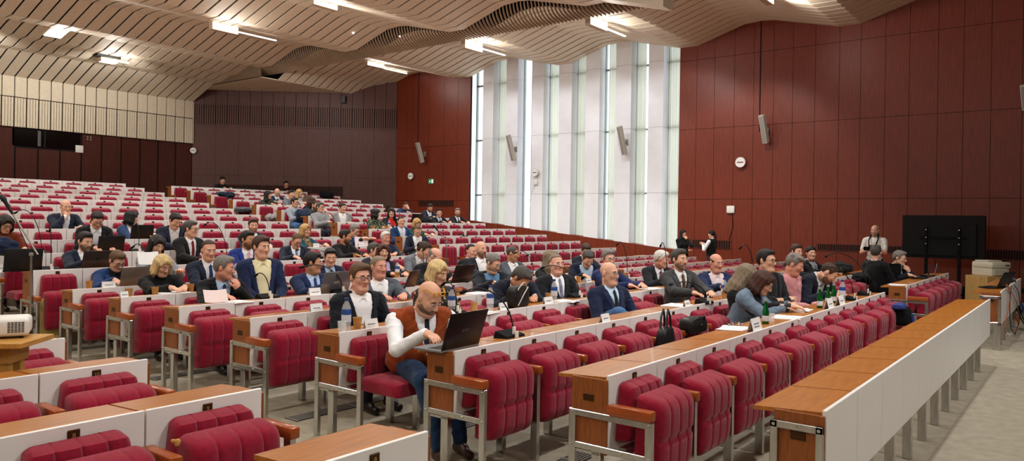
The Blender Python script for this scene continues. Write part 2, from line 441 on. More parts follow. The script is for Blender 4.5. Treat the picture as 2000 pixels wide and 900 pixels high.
# flat glowing panel lying on a sloping plank
p = ceil_hit(110, 62)
t = thing('ceiling_light', 'square glowing panel set in the ceiling slope at upper left', 'light', p, 0, 'bright ceiling lights')
sl = math.atan2(.54, -1.41)
R = Matrix.Rotation(-math.atan2(wave(p.y-.15, 'left')-wave(p.y+.15, 'left'), .3), 4, 'X')
m = MB(); m.box(-.25, .25, -.32, .32, -.03, .02, 0, R); m.obj('housing', LBOX, t)
m = MB(); m.box(-.22, .22, -.29, .29, -.045, -.03, 0, R); m.obj('glowing_panel', LAMPW, t); LPOS.append((p, .4))
p = ceil_hit(207, 113)
t = thing('ceiling_light', 'recessed light in an open dark hatch at upper left', 'light', p, 0, 'bright ceiling lights')
m = MB(); m.box(-.35, .35, -.22, .22, -.012, .05); m.obj('hatch', BLACK, t)
m = MB(); m.rbox(-.22, .3, -.16, .1, -.14, -.01, .02); m.box(.3, .62, -.16, .02, -.1, -.02); m.obj('housing', LBOX, t)
m = MB(); m.box(-.18, .26, -.175, -.16, -.13, -.05); m.box(-.18, .26, -.16, .06, -.15, -.14); m.obj('glowing_panel', LAMPW, t); LPOS.append((p, .4))
# tiny recessed spots
for x, y in ((690, 65), (781, 71), (1030, 149) if False else (605, 152), (620, 155), (636, 158), (651, 161)):
    p = ceil_hit(x, y)
    t = tag(MB().lathe([(0, -.015), (.014, -.015), (.02, 0), (.02, .02)], 12).obj('recessed_spot', mat('spot_glow', '#ffffff', .5, emit='#ffffff', estr=8), None, False, p),
            'tiny recessed ceiling spot glowing white near the ribbed cove', 'light', 'tiny recessed ceiling spots')
# ================================================================== DESKS AND SEATS
def desk_meshes(w):
    h = w/2; g = .007
    top = MB(); 
    top.add([(-h+g, .016, .755), (h-g, .016, .755), (h-g, .335, .738), (-h+g, .335, .738), (-h+g, .016, .775), (h-g, .016, .775), (h-g, .335, .757), (-h+g, .335, .757)],
            [(0, 3, 2, 1), (4, 5, 6, 7), (0, 1, 5, 4), (1, 2, 6, 5), (2, 3, 7, 6), (3, 0, 4, 7)])
    pan = MB(); pan.rbox(-h+.006, h-.002, -.004, .015, .35, .785, .002, 0, None, 1)
    cab = MB()
    cab.box(-h+.002, -h+.022, .015, .225, .36, .75); cab.box(h-.020, h-.002, .015, .225, .36, .75)
    cab.box(-h+.02, h-.02, .015, .225, .36, .378)
    pl = MB(); pl.rbox(-.024, .024, -.010, -.003, .715, .765, .003, 0, None, 1)
    leg = MB(); leg.rbox(-h-.022, -h+.022, .03, .09, 0, .37, .004, 0, None, 1); leg.box(-h-.022, -h+.022, .03, .21, .345, .36)
    return [('desktop', top.mesh('desktop', WOODTOP)), ('front_panel', pan.mesh('front_panel', WHITE)), ('cabinet', cab.mesh('cabinet', WOODSIDE)),
            ('number_plate', pl.mesh('number_plate', PLATE)), ('leg', leg.mesh('leg', CHROME))]
def pad(wb, wt, z0, z1, th, lobes=4, seam=None, nx=49, nz=14, depth=.014, crown=.35):
    """upholstered pad standing on its edge: back at y=0, bulging to y=-th"""
    mb = MB(); vs = []; fs = []
    ss = [-math.cos(PI*i/(nx-1)) if False else -1+2*i/(nx-1) for i in range(nx)]
    tt = [j/(nz-1) for j in range(nz)]
    def e(a): return (max(0, 1-abs(a)**9))**(1/2.4)
    def et(a): return (max(0, 1-abs(a)**7))**(1/2.2)
    for t in tt:
        for s in ss:
            w = wb+(wt-wb)*t
            ex = e(s); ez = et(2*t-1)
            q_ = ((s+1)/2*lobes) % 1; q_ = min(q_, 1-q_); lob = 1-math.exp(-(q_/.07)**2) if lobes > 1 and abs(s) < .97 else 1; lob *= 1-.10*(1-min(1, q_*2))**2 if lobes > 1 else 1
            d = th*(.45+.55*ex)*(.12+.88*ez)-depth*(1-lob)*ex
            if seam is not None: d -= .022*math.exp(-((z0+(z1-z0)*t-seam)/.012)**2)*ex
            x = s*w/2*(1-.04*(1-ez)); z = z0+(z1-z0)*t
            cr = max(0, (abs(s)-.78)/.22)**2.2; z += (-.018*max(0, t*2-1)**4+.02*max(0, 1-t*2)**4)*cr
            vs.append((x, -d, z))
    n = len(vs)
    for t in tt:
        for s in ss:
            w = wb+(wt-wb)*t; cr = max(0, (abs(s)-.78)/.22)**2.2; vs.append((s*w/2*.97, 0, z0+(z1-z0)*t*.99+.002+(-.019*max(0, t*2-1)**4+.02*max(0, 1-t*2)**4)*cr))
    for j in range(nz-1):
        for i in range(nx-1):
            a = j*nx+i; fs.append((a, a+1, a+nx+1, a+nx)); fs.append((n+a, n+a+nx, n+a+nx+1, n+a+1))
    for j in range(nz-1):
        a = j*nx; fs.append((a, a+nx, n+a+nx, n+a)); b = a+nx-1; fs.append((b, n+b, n+b+nx, b+nx))
    for i in range(nx-1):
        fs.append((i, n+i, n+i+1, i+1)); a = (nz-1)*nx+i; fs.append((a, a+1, n+a+1, n+a))
    mb.add(vs, fs); return mb
def shift(mb, M):
    mb.v = [tuple(M @ Vector(p)) for p in mb.v]; return mb
def seat_meshes(w, rise, folded):
    """local origin: on the floor of the seat's row, y=0 at the white panel behind it"""
    out = []
    bk = pad(.455, .385, .40, .735+rise, .10, 4, None, 49, 16)
    shift(bk, Matrix.Translation((0, -.012, 0)))
    out.append(('backrest', bk.mesh('backrest', CRIMSON, True)))
    if folded:
        cu = pad(.445, .44, .22, .69, .165, 4, .455, 49, 26, .010)
        M = Matrix.Translation((0, -.115, 0)) @ Matrix.Rotation(math.radians(2), 4, 'X')
    else:
        cu = pad(.445, .45, 0, .46, .10, 4, None, 49, 16, .010)
        M = Matrix.Translation((0, -.10, .375)) @ Matrix.Rotation(math.radians(86), 4, 'X')
        M = Matrix(((1, 0, 0, 0), (0, 0, -1, -.10), (0, -1, 0, .375), (0, 0, 0, 1)))
    shift(cu, M)
    if not folded: cu.f = [tuple(reversed(f)) for f in cu.f]
    out.append(('seat_cushion', cu.mesh('seat_cushion', CRIMSON, True)))
    ar = MB(); ar.rbox(w/2-.028, w/2+.028, -.275, -.02, .585, .64, .008)
    out.append(('armrest', ar.mesh('armrest', ARMWOOD, True)))
    po = MB(); po.rbox(w/2-.016, w/2+.016, -.262, -.205, 0, .59, .003, 0, None, 1); po.box(w/2-.012, w/2+.012, -.21, -.0, .35, .385)
    po.box(-w/2+.03, w/2-.03, -.10, -.06, .36, .40)
    out.append(('support_post', po.mesh('support_post', CHROME)))
    return out
WM, WR = (UR-UL)/12, (17.5-UR2)/10
DM = {w: desk_meshes(w) for w in (WM, WR)}
SM = {}
for w in (WM, WR):
    for rise in (0, .1435):
        for folded in (True, False): SM[(w, rise, folded)] = seat_meshes(w, rise, folded)
# slots: (section, row, index, centre u, width)
slots = []
for k in range(1, 21):
    for i in range(12): slots.append(('middle', k, i, UL+WM*(i+.5), WM))
    n = {1: 6, 2: 7, 20: 9}.get(k, 10)
    for i in range(n): slots.append(('right', k, i, UR2+WR*(i+.5), WR))
    if 2 <= k <= 6:
        for i in range(8): slots.append(('left', k, i, US-WM*(i+.5), WM))
AISLE = {'middle': 'left aisle', 'right': 'second aisle', 'left': 'left aisle'}
BLOCK = {'middle': 'middle block', 'right': 'far right block', 'left': 'near left block'}
def vis(u, v, z, mx=90, my=60):
    if COS*u+SIN*v < .8: return False
    x, y, _ = proj(u, v, z); return -mx < x < 2000+mx and y < 900+my
desk_list = [s for s in slots if vis(s[3], D(s[1]), ztop(s[1]))]
seat_list = []
for s in slots:                      # the seat of row k hangs on the panel of row k+1
    sec, k, i, u, w = s
    if k >= 20: continue
    if k+1 == 20 and sec == 'right' and i >= 9: pass
    if vis(u, D(k+1), ztop(k+1)-.1): seat_list.append(s)
for i in range(8):
    u = US-WM*(i+.5)
    if vis(u, D(2)-.15, .6): seat_list.append(('left', 1, i, u, WM))
def dist(s): return COS*s[3]+SIN*D(s[1])
desk_list.sort(key=dist); seat_list.sort(key=dist)
def add_parts(root, parts):
    for n, me in parts:
        o = bpy.data.objects.new(n, me); C.objects.link(o); o.parent = root
ROWN = lambda k: ORD[k]+' row'
def build_blocks(occupied):
    for s in desk_list[:300]:
        sec, k, i, u, w = s
        last = (sec == 'right' and i == 0) or (sec == 'middle' and i == 0)
        col = 'Honey-brown desk with white front, '
        lab = 'white-fronted wooden desk, %s from the %s in the %s, %s' % (ORD[i+1], AISLE[sec], ROWN(k), BLOCK[sec])
        t = thing('bench_desk', lab, 'desk', (u, D(k), fl(k)), 0, 'white-fronted bench desks')
        add_parts(t, [q for q in DM[w] if k > 1 or q[0] != 'number_plate'])
        endl = (sec == 'middle' and i == 0) or (sec == 'right' and i == 0); endr = (sec == 'middle' and i == 11) or (sec == 'left' and i == 0)
        if endl or endr:
            m = MB(); sx = -w/2 if endl else w/2
            m.rbox(min(sx, sx-.014*(1 if endl else -1)), max(sx, sx-.014*(1 if endl else -1)), .0, .225, .35, .762, .002, 0, None, 1)
            ep = m.obj('end_panel', WOODSIDE, t)
            m = MB(); x = sx-.015 if endl else sx+.015
            m.rbox(x-.003, x+.003, .08, .15, .635, .675, .002, 0, None, 1); m.obj('aisle_plate', PLATE, ep)
        if k == 1 and endl:      # front row: chrome frame closing the end panel
            f = MB(); x = -w/2-.016
            for y0, y1, z0, z1 in ((.0, .035, 0, .715), (.205, .24, 0, .715), (.0, .24, .68, .715)): f.rbox(x-.018, x, y0, y1, z0, z1, .003, 0, None, 1)
            f.rbox(x-.018, x, 0, .24, .33, .365, .003, 0, None, 1)
            for y, z in ((.018, .698), (.222, .698), (.12, .698), (.018, .35), (.222, .35)): f.cyl((x-.024, y, z), (x-.016, y, z), .008, None, 10)
            f.obj('end_frame', CHROME, t)
    rest = desk_list[300:]
    m = MB(); 
    for sec, k, i, u, w in rest:
        h = w/2; v = D(k); z = fl(k)
        m.box(u-h+.006, u+h-.002, v-.004, v+.015, z+.35, z+.785, 0); m.box(u-h+.004, u+h-.004, v+.016, v+.335, z+.745, z+.768, 1)
        m.box(u-h+.002, u-h+.022, v+.015, v+.225, z+.36, z+.75, 2); m.box(u+h-.02, u+h-.002, v+.015, v+.225, z+.36, z+.75, 2)
        m.box(u-h+.02, u+h-.02, v+.015, v+.225, z+.36, z+.378, 2)
        m.box(u-.024, u+.024, v-.01, v-.003, z+.715, z+.765, 3); m.box(u-h-.022, u-h+.022, v+.03, v+.09, z, z+.37, 4)
    o = m.obj('bench_desks', [WHITE, WOODTOP, WOODSIDE, PLATE, CHROME])
    tag(o, 'farthest rows of white-fronted desks at the back of the hall', 'desk', None, 'stuff')
    for s in seat_list[:300]:
        sec, k, i, u, w = s
        rise = .1435 if k+1 >= 9 else 0
        folded = (sec, k, i) not in occupied
        st = 'crimson tip-up seat folded shut' if folded else 'crimson tip-up seat folded down'
        lab = '%s, %s from the %s, %s, %s' % (st, ORD[i+1], AISLE[sec], ROWN(k), BLOCK[sec])
        t = thing('tip_up_seat', lab, 'seat', (u, D(k+1), fl(k)), 0, 'crimson tip-up seats')
        add_parts(t, SM[(w, rise, folded)])
    rest = seat_list[300:]; m = MB()
    for sec, k, i, u, w in rest:
        rise = .1435 if k+1 >= 9 else 0
        for n, me in SM[(w, rise, (sec, k, i) not in occupied)]:
            mi = 0 if 'post' not in n and 'arm' not in n else (1 if 'arm' in n else 2)
            co = np.empty(len(me.vertices)*3, 'f'); me.vertices.foreach_get('co', co); co = co.reshape(-1, 3)+np.array([u, D(k+1), fl(k)], 'f')
            m.add(co.tolist(), [tuple(p.vertices) for p in me.polygons], mi)
    o = m.obj('tip_up_seats', [CRIMSON, ARMWOOD, CHROME], None, True)
    tag(o, 'farthest rows of crimson tip-up seats at the back of the hall', 'seat', None, 'stuff')
    # chrome end frames with armrest where rows meet an aisle
    for sec in ('middle', 'right', 'left'):
        for k in range(1, 20):
            if sec == 'middle': u = UL; rn = 'left end'
            elif sec == 'right': u = UR2; rn = 'aisle end'
            else: continue
            if not vis(u, D(k+1), .6): continue
            t = thing('seat_end_frame', 'chrome end frame with wooden armrest, %s of the %s, %s' % (rn, ROWN(k+1), BLOCK[sec]), 'seat frame', (u, D(k+1), fl(k)), 0, 'chrome seat end frames')
            x0, x1 = -.035, -.003
            for y0 in (-.285, .19): MB().rbox(x0, x1, y0, y0+.042, 0, .582, .003, 0, None, 1).obj('post', CHROME, t)
            for z0 in (.545, .365): MB().rbox(x0+.004, x1-.004, -.27, .215, z0, z0+.036, .003, 0, None, 1).obj('rail', CHROME, t)
            b = MB()
            for y in (-.264, -.1, .211):
                for z in (.563, .383): b.cyl((x0-.006, y, z), (x0+.004, y, z), .008, None, 10)
            b.obj('bolt', CHROME, t)
            MB().rbox(-.052, .012, -.285, -.02, .584, .64, .008).obj('armrest', ARMWOOD, t, True)
    # digits on the nearest plates of the left block
    for s in desk_list[:300]:
        sec, k, i, u, w = s
        if k > 1 and (sec == 'left' and k <= 5 or (sec == 'middle' and k <= 4 and i < 4)):
            num = str((9-i if k == 3 else 10-i if k == 4 else 8-i) if sec == 'left' else 11+i)
            if int(num) < 1: continue
            for o in C.objects:
                if o.get('label', '').startswith('white-fronted wooden desk, %s from the %s in the %s, %s' % (ORD[i+1], AISLE[sec], ROWN(k), BLOCK[sec])):
                    pl = [c for c in o.children if c.name.startswith('number_plate')][0]
                    q = link('digit', text_mesh(num, .028), pl, (0, -.0105, .74)); q.rotation_euler = (PI/2, 0, 0); q.data.materials.append(PLATETXT)
                    break
# floor grates under the desks
def grates():
    for sec, u0, u1 in (('middle', UL+.1, UR-.1), ('left', -2.5, US-.1), ('right', UR2+.1, 17.4)):
        for k in range(2, 9):
            m = MB(); v = D(k)+.62
            m.box(u0, u1, v, v+.16, .0005, .003, 0)
            for j in range(6): m.box(u0, u1, v+.01+j*.026, v+.01+j*.026+.012, .003, .008, 1)
            n = int((u1-u0)/.6)
            for j in range(n+1): m.box(u0+j*.6, u0+j*.6+.02, v, v+.16, .003, .009, 1)
            o = m.obj('trim_4' if (sec, k) == ('middle', 2) else 'trim_%d' % (4+len([c for c in C.objects if c.name.startswith('trim_')])), [DARKGAP, GRATE]); struct(o)
# ================================================================== PEOPLE (implicit surfaces -> one continuous mesh)
class SDF:
    def __init__(self): self.p = []
    def cap(self, a, b, ra, rb=None, k=.02, s=1): self.p.append(('c', np.array(a, float), np.array(b, float), ra, ra if rb is None else rb, k, s)); return self
    def ell(self, c, r, k=.02, s=1, R=None): self.p.append(('e', np.array(c, float), np.array(r, float), None if R is None else np.array(R, float), 0, k, s)); return self
    def fn(self, f, mode): self.p.append(('f', f, None, None, None, 0, mode)); return self     # mode 'cut' or 'keep'
    def grow(self, d):
        q = SDF()
        for t in self.p:
            if t[0] == 'c': q.p.append(('c', t[1], t[2], t[3]+d, t[4]+d, t[5], t[6]))
            elif t[0] == 'e': q.p.append(('e', t[1], t[2]+d, t[3], 0, t[5], t[6]))
            else: q.p.append(t)
        return q
    def __add__(self, o): q = SDF(); q.p = self.p+o.p; return q
    def field(self, vox):
        lo = np.array([9., 9, 9]); hi = -lo
        bb = []
        for t in self.p:
            if t[0] == 'c':
                r = max(t[3], t[4]); a = np.minimum(t[1], t[2])-r; b = np.maximum(t[1], t[2])+r
            elif t[0] == 'e':
                r = t[2] if t[3] is None else np.full(3, t[2].max()); a, b = t[1]-r, t[1]+r
            else: bb.append(None); continue
            bb.append((a, b))
            if t[6] == 1: lo = np.minimum(lo, a); hi = np.maximum(hi, b)
        lo -= 3*vox; hi += 3*vox
        n = np.ceil((hi-lo)/vox).astype(int)+1
        F = np.full(n, .5, np.float32); ax = [lo[i]+vox*np.arange(n[i]) for i in range(3)]
        for t, b in zip(self.p, bb):
            if b is None:
                X, Y, Z = np.meshgrid(ax[0], ax[1], ax[2], indexing='ij', sparse=True)
                d = t[1](X, Y, Z)
                F = np.maximum(F, -d) if t[6] == 'cut' else np.maximum(F, d); F = F.astype(np.float32); continue
            pad_ = t[5]+2.5*vox
            i0 = np.clip(np.floor((b[0]-pad_-lo)/vox).astype(int), 0, n-1); i1 = np.clip(np.ceil((b[1]+pad_-lo)/vox).astype(int)+1, 1, n)
            if (i1 <= i0).any(): continue
            sl = tuple(slice(i0[i], i1[i]) for i in range(3))
            X = ax[0][sl[0]][:, None, None]; Y = ax[1][sl[1]][None, :, None]; Z = ax[2][sl[2]][None, None, :]
            if t[0] == 'c':
                a, e = t[1], t[2]-t[1]; L = max(1e-9, float(e@e))
                px, py, pz = X-a[0], Y-a[1], Z-a[2]
                h = np.clip((px*e[0]+py*e[1]+pz*e[2])/L, 0, 1)
                d = np.sqrt((px-h*e[0])**2+(py-h*e[1])**2+(pz-h*e[2])**2)-(t[3]+(t[4]-t[3])*h)
            else:
                px, py, pz = X-t[1][0], Y-t[1][1], Z-t[1][2]
                if t[3] is not None:
                    R = t[3]; px, py, pz = (R[0, 0]*px+R[1, 0]*py+R[2, 0]*pz, R[0, 1]*px+R[1, 1]*py+R[2, 1]*pz, R[0, 2]*px+R[1, 2]*py+R[2, 2]*pz)
                r = t[2]; k0 = np.sqrt((px/r[0])**2+(py/r[1])**2+(pz/r[2])**2); k1 = np.sqrt((px/r[0]**2)**2+(py/r[1]**2)**2+(pz/r[2]**2)**2)+1e-9
                d = k0*(k0-1)/k1
                d = np.where(k0 < 1e-4, -r.min(), d)
            G = F[sl]; k = t[5]
            if t[6] == 1:
                h = np.maximum(k-np.abs(G-d), 0)/k if k > 0 else 0
                F[sl] = np.minimum(G, d)-h*h*k*.25
            else:
                d = -d; h = np.maximum(k-np.abs(G-d), 0)/k if k > 0 else 0
                F[sl] = np.maximum(G, d)+h*h*k*.25
        return F, lo
    def mesh(self, name, vox, mats, wr=0, seed=1):
        F, lo = self.field(vox); me = nets(name, F, lo, vox, mats)
        if wr and len(me.vertices):
            n = len(me.vertices); co = np.empty(n*3, np.float32); no = np.empty(n*3, np.float32)
            me.vertices.foreach_get('co', co); me.vertices.foreach_get('normal', no); co = co.reshape(-1, 3); no = no.reshape(-1, 3)
            rs = np.random.RandomState(abs(seed)); d = np.zeros(n)
            for i in range(9):
                k_ = rs.normal(size=3); k_ *= rs.uniform(22, 75)/np.linalg.norm(k_); d += np.sin(co@k_+rs.uniform(0, 6.3)+1.5*np.sin(co@(k_[[1, 2, 0]]*.5)))
            d = np.clip(1-np.abs(d)/3.0, 0, 1)
            me.vertices.foreach_set('co', (co+no*(wr*d)[:, None]).astype(np.float32).ravel()); me.update()
        return me
def nets(name, F, lo, vox, mats):
    s = F < 0
    c = np.zeros(np.array(F.shape)-1, np.int8)
    for i in (0, 1):
        for j in (0, 1):
            for k in (0, 1): c += s[i:i+c.shape[0], j:j+c.shape[1], k:k+c.shape[2]]
    act = (c > 0) & (c < 8); idx = np.argwhere(act); N = len(idx)
    me = bpy.data.meshes.new(name)
    if N == 0: return me
    pos = np.zeros((N, 3)); cnt = np.zeros(N)
    cor = [(i, j, k) for i in (0, 1) for j in (0, 1) for k in (0, 1)]
    for a in cor:
        for ax in range(3):
            if a[ax]: continue
            b = list(a); b[ax] = 1
            f0 = F[idx[:, 0]+a[0], idx[:, 1]+a[1], idx[:, 2]+a[2]]; f1 = F[idx[:, 0]+b[0], idx[:, 1]+b[1], idx[:, 2]+b[2]]
            x = (f0 < 0) != (f1 < 0); t = np.where(x, f0/np.where(x, f0-f1, 1), 0)
            p = np.tile(np.array(a, float), (N, 1)); p[:, ax] += t
            pos += p*x[:, None]; cnt += x
    co = lo+(idx+pos/cnt[:, None])*vox
    vid = np.full(c.shape, -1, np.int32); vid[act] = np.arange(N)
    Q = []
    for ax in range(3):
        u, w = (ax+1) % 3, (ax+2) % 3
        sl0 = [slice(1, -1)]*3; sl0[ax] = slice(0, -1); sl1 = [slice(1, -1)]*3; sl1[ax] = slice(1, None)
        a, b = s[tuple(sl0)], s[tuple(sl1)]
        e = np.argwhere(a != b)
        if len(e) == 0: continue
        fl_ = a[e[:, 0], e[:, 1], e[:, 2]]
        g = e.copy()
        for q in range(3):
            if q != ax: g[:, q] += 1
        def cell(du, dw):
            h = g.copy(); h[:, u] -= du; h[:, w] -= dw
            ok = (h < np.array(c.shape)).all(1) & (h >= 0).all(1); h = np.clip(h, 0, np.array(c.shape)-1)
            r = vid[h[:, 0], h[:, 1], h[:, 2]]; return np.where(ok, r, -1)
        q4 = np.stack([cell(1, 1), cell(0, 1), cell(0, 0), cell(1, 0)], 1)
        q4 = np.where(fl_[:, None], q4, q4[:, ::-1]); Q.append(q4[(q4 >= 0).all(1)])
    Q = np.concatenate(Q)
    me.vertices.add(N); me.vertices.foreach_set('co', co.astype(np.float32).ravel())
    me.loops.add(Q.size); me.loops.foreach_set('vertex_index', Q.astype(np.int32).ravel())
    me.polygons.add(len(Q)); me.polygons.foreach_set('loop_start', np.arange(0, Q.size, 4, dtype=np.int32))
    me.polygons.foreach_set('use_smooth', np.ones(len(Q), bool))
    for m in mats: me.materials.append(m)
    me.update(calc_edges=True); me.validate()
    return me
def RX(d): return np.array(Matrix.Rotation(math.radians(d), 3, 'X'))
def RZ(d): return np.array(Matrix.Rotation(math.radians(d), 3, 'Z'))
def ik(S, W, l1, l2, pole):
    S, W, pole = np.array(S, float), np.array(W, float), np.array(pole, float)
    d = W-S; L = np.linalg.norm(d)
    if L > (l1+l2)*.985: W = S+d/L*(l1+l2)*.985; d = W-S; L = np.linalg.norm(d)
    a = (l1*l1-l2*l2+L*L)/(2*L); h = math.sqrt(max(0, l1*l1-a*a)); n = d/L
    p = pole-n*(pole@n); p /= np.linalg.norm(p)+1e-9
    return S+n*a+p*h, W
SKIN = {'fair': '#d9a78c', 'pink': '#d9a38c', 'tan': '#c08a68', 'pale': '#e0b8a0', 'ruddy': '#d2957d'}
HAIRC = {'black': '#100d0c', 'dark': '#1f1712', 'brown': '#3d2819', 'lbrown': '#5d432c', 'grey': '#77726b', 'dgrey': '#45413c', 'white': '#cfcbc4', 'blonde': '#b8925a', 'pblonde': '#cdb27d', 'red': '#6b3517', 'auburn': '#3f1f12', 'ash': '#7d6d58'}
def cloth(col, kind='wool'):
    n = 'cloth_%s_%s' % (kind, col.lstrip('#'))
    return mat(n, col, .85, noise=.05 if kind == 'cotton' else .14, scale=55, bump=.08 if kind == 'cotton' else .2, bscale=90, sheen=.1, spec=.2)
def skinm(t): return mat('skin_'+t, SKIN[t], .5, noise=.07, scale=18, bump=.05, bscale=120, spec=.35)
def lipm(t): return mat('lip_'+t, tuple(c*f for c, f in zip(lin(SKIN[t])[:3], (.72, .5, .5)))+(1,), .45)
def hairm(h): return mat('hair_'+h, HAIRC[h], .55, noise=.45, scale=40, stretch=(3, 3, .6), bump=.5, bscale=120, spec=.4)
def beardm(h, s):
    a, b_ = lin(HAIRC[h]), lin(SKIN[s]); return mat('beard_%s_%s' % (h, s), tuple(a[i]*.62+b_[i]*.38*.6 for i in range(3))+(1,), .8, noise=.45, scale=90, bump=.4, bscale=260, spec=.2)
EYEW = mat('eye_white', '#d8d2cb', .25); IRIS = mat('iris_dark', '#1c120c', .2)
GLS = mat('spectacle_lens', '#e8eef2', .05, trans=1, ior=1.05, alpha=.35)
def person(label, px, py, k, a=30, b=None, pitch=8, lean=8, pose='desk', skin='fair', hair='short', hc='dark', beard=None, glasses=None,
           top='suit', tc='#1c2233', shirt='#e9e9ec', tie=None, fat=1.0, female=False, legs='#1a1b22', stand=None, v=None, group=None, res=None, tmat=None, tilt=0,
           mustache=None, scarf=None, vest=None, stretch=0, legmat=None, knee=False, shoes='#15110f', headv=None, hs=1.0):
    f = SDF
    # ---- placement and body size taken from the head's image pixel and the row
    fz = fl(k) if k else 0.0
    if stand is None: hipv = D(k+1)-.30 if v is None else v
    L = math.radians(lean)
    p0 = at_v(px, py, hipv) if stand is None else at_u(px, py, stand)
    camyaw = -math.degrees(math.atan2(p0.x, p0.y))
    hy = a+camyaw; by = (b+camyaw) if b is not None else max(-28, min(28, hy*.4))
    if stand is not None and b is None: by = hy*.8
    byr = math.radians(by)
    HN = .142 if not pitch > 25 else .134
    hipz = .56 if stand is None else .93
    T = .46
    if stand is None:
        T = .46
        for _ in range(4):
            fy = math.sin(L)*(T+.05)+math.sin(L*1.3+math.radians(pitch)*.5)*HN
            vh = hipv-fy*math.cos(byr); q = at_v(px, py, vh)
            need = q.z-fz-hipz
            T = (need-math.cos(L*1.3+math.radians(pitch)*.5)*HN)/math.cos(L)-.05
            T = max(.34, min(.56, T))
        u0 = q.x-fy*math.sin(byr); loc = (u0, hipv, fz); sc = 1
    else:
        tot = hipz+.46+.05+HN
        sc = max(.85, min(1.1, p0.z/tot)); loc = (p0.x, p0.y, 0)
    Z = COS*loc[0]+SIN*loc[1]
    near = Z < 7; mid = Z < 12
    vb = res or (.0066 if near else .0085 if mid else .0105); vg = .009 if near else .012 if mid else .014; vh_ = .0055 if near else .008 if mid else .010
    root = thing('person', label, 'person', loc, byr, group); root.scale = (sc, sc, sc)
    RL = RX(lean)     # leaning forward turns +Z towards -Y
    RL = np.array([[1, 0, 0], [0, math.cos(L), -math.sin(L)], [0, math.sin(L), math.cos(L)]])
    H = np.array([0, 0, hipz])
    tf = lambda x, y, z: H+RL@np.array([x, y, z])
    t = T/.46; sw = (.165 if female else .182)*(.5+.5*fat)
    # ---- head frame
    hyaw = math.radians(hy-by); hp = math.radians(pitch)
    neck = tf(0, .005, T+.035)
    ln = L*1.3+hp*.5
    hc_ = neck+np.array([math.sin(hyaw*.3)*math.sin(ln)*.05, -math.sin(ln)*HN, math.cos(ln)*HN])
    RH = RZ(math.degrees(hyaw))@np.array([[1, 0, 0], [0, math.cos(hp), -math.sin(hp)], [0, math.sin(hp), math.cos(hp)]])@np.array(Matrix.Rotation(math.radians(tilt), 3, 'Y'))
    S_ = (1.0 if not female else .95)*hs
    hf = lambda x, y, z: hc_+RH@(np.array([x, y, z])*S_)
    he = lambda c, r, k_=.02, s=1: ('e', hf(*c), np.array(r)*S_, RH, 0, k_, s)
    hcp = lambda A, B, ra, rb, k_=.012, s=1: ('c', hf(*A), hf(*B), ra*S_, rb*S_, k_, s)
    fw = 1+.12*(fat-1)*2
    head = f(); head.p += [he((0, .014, .036), (.077, .097, .086)), he((0, -.026, -.032), (.064*fw, .064, .088), .03), he((0, -.066, -.094), (.033, .030, .023), .02),
        hcp((.050*fw, .0, -.055), (.024, -.056, -.094), .020*fw, .018, .03), hcp((-.050*fw, .0, -.055), (-.024, -.056, -.094), .020*fw, .018, .03),
        he((.040, -.062, -.014), (.024, .024, .024), .025), he((-.040, -.062, -.014), (.024, .024, .024), .025),
        hcp((-.036, -.078, .030), (.036, -.078, .030), .011, .011, .015),
        he((.030, -.100, .010), (.017, .014, .013), .012, -1), he((-.030, -.100, .010), (.017, .014, .013), .012, -1),
        hcp((0, -.086, .016), (0, -.108, -.026), .0085, .0135, .014), he((.012, -.098, -.031), (.0095, .011, .009), .008), he((-.012, -.098, -.031), (.0095, .011, .009), .008),
        hcp((-.018, -.084, -.057), (.018, -.084, -.057), .0065, .0065, .008), hcp((-.015, -.082, -.0695), (.015, -.082, -.0695), .0075, .0075, .008),
        he((.079, .014, .0), (.011, .020, .032), .008), he((-.079, .014, .0), (.011, .020, .032), .008)]
    if fat > 1.05: head.p += [he((0, -.035, -.105), (.055, .05, .03), .03)]
    neckp = f().cap(tf(0, .020, T-.02), hf(0, .034, -.060), .050*(.6+.4*fat), .047*(.6+.4*fat), .03)
    # ---- torso
    to = f()
    to.ell(tf(0, 0, 0), (.155*fat, .115*fat, .11), .05, 1, RL).ell(tf(0, -.012*fat-.03*(fat-1), .15*t), (.138*fat, .110*fat+.05*(fat-1), .15*t), .06, 1, RL)
    to.ell(tf(0, 0, .31*t), (.155*(.6+.4*fat), .112*(.7+.3*fat), .17*t), .06, 1, RL)
    to.cap(tf(-sw+.055, .01, T-.045), tf(sw-.055, .01, T-.045), .060, .060, .05)
    for s in (-1, 1): to.cap(tf(0, .018, T+.012), tf(s*(sw-.04), .012, T-.032), .038, .042, .04)
    if female:
        for s in (-1, 1): to.ell(tf(s*.07, -.095, .29*t), (.062, .055, .06), .03, 1, RL)
    # ---- arms
    Sh = {s: tf(s*sw, .008, T-.045) for s in (-1, 1)}
    cz = hc_[2]
    W = {}; pole = {s: (s*.8, .3, -.9) for s in (-1, 1)}; hand_d = {}; curl = {-1: .5, 1: .5}
    dy = -.60; dzh = .812
    chin = hf(0, -.07, -.13)
    if stand is not None: dzh = 1.0; dy = -.25
    for s in (-1, 1): W[s] = np.array([s*.13, dy+.10, dzh]); hand_d[s] = np.array([-s*.45, -.9, -.08])
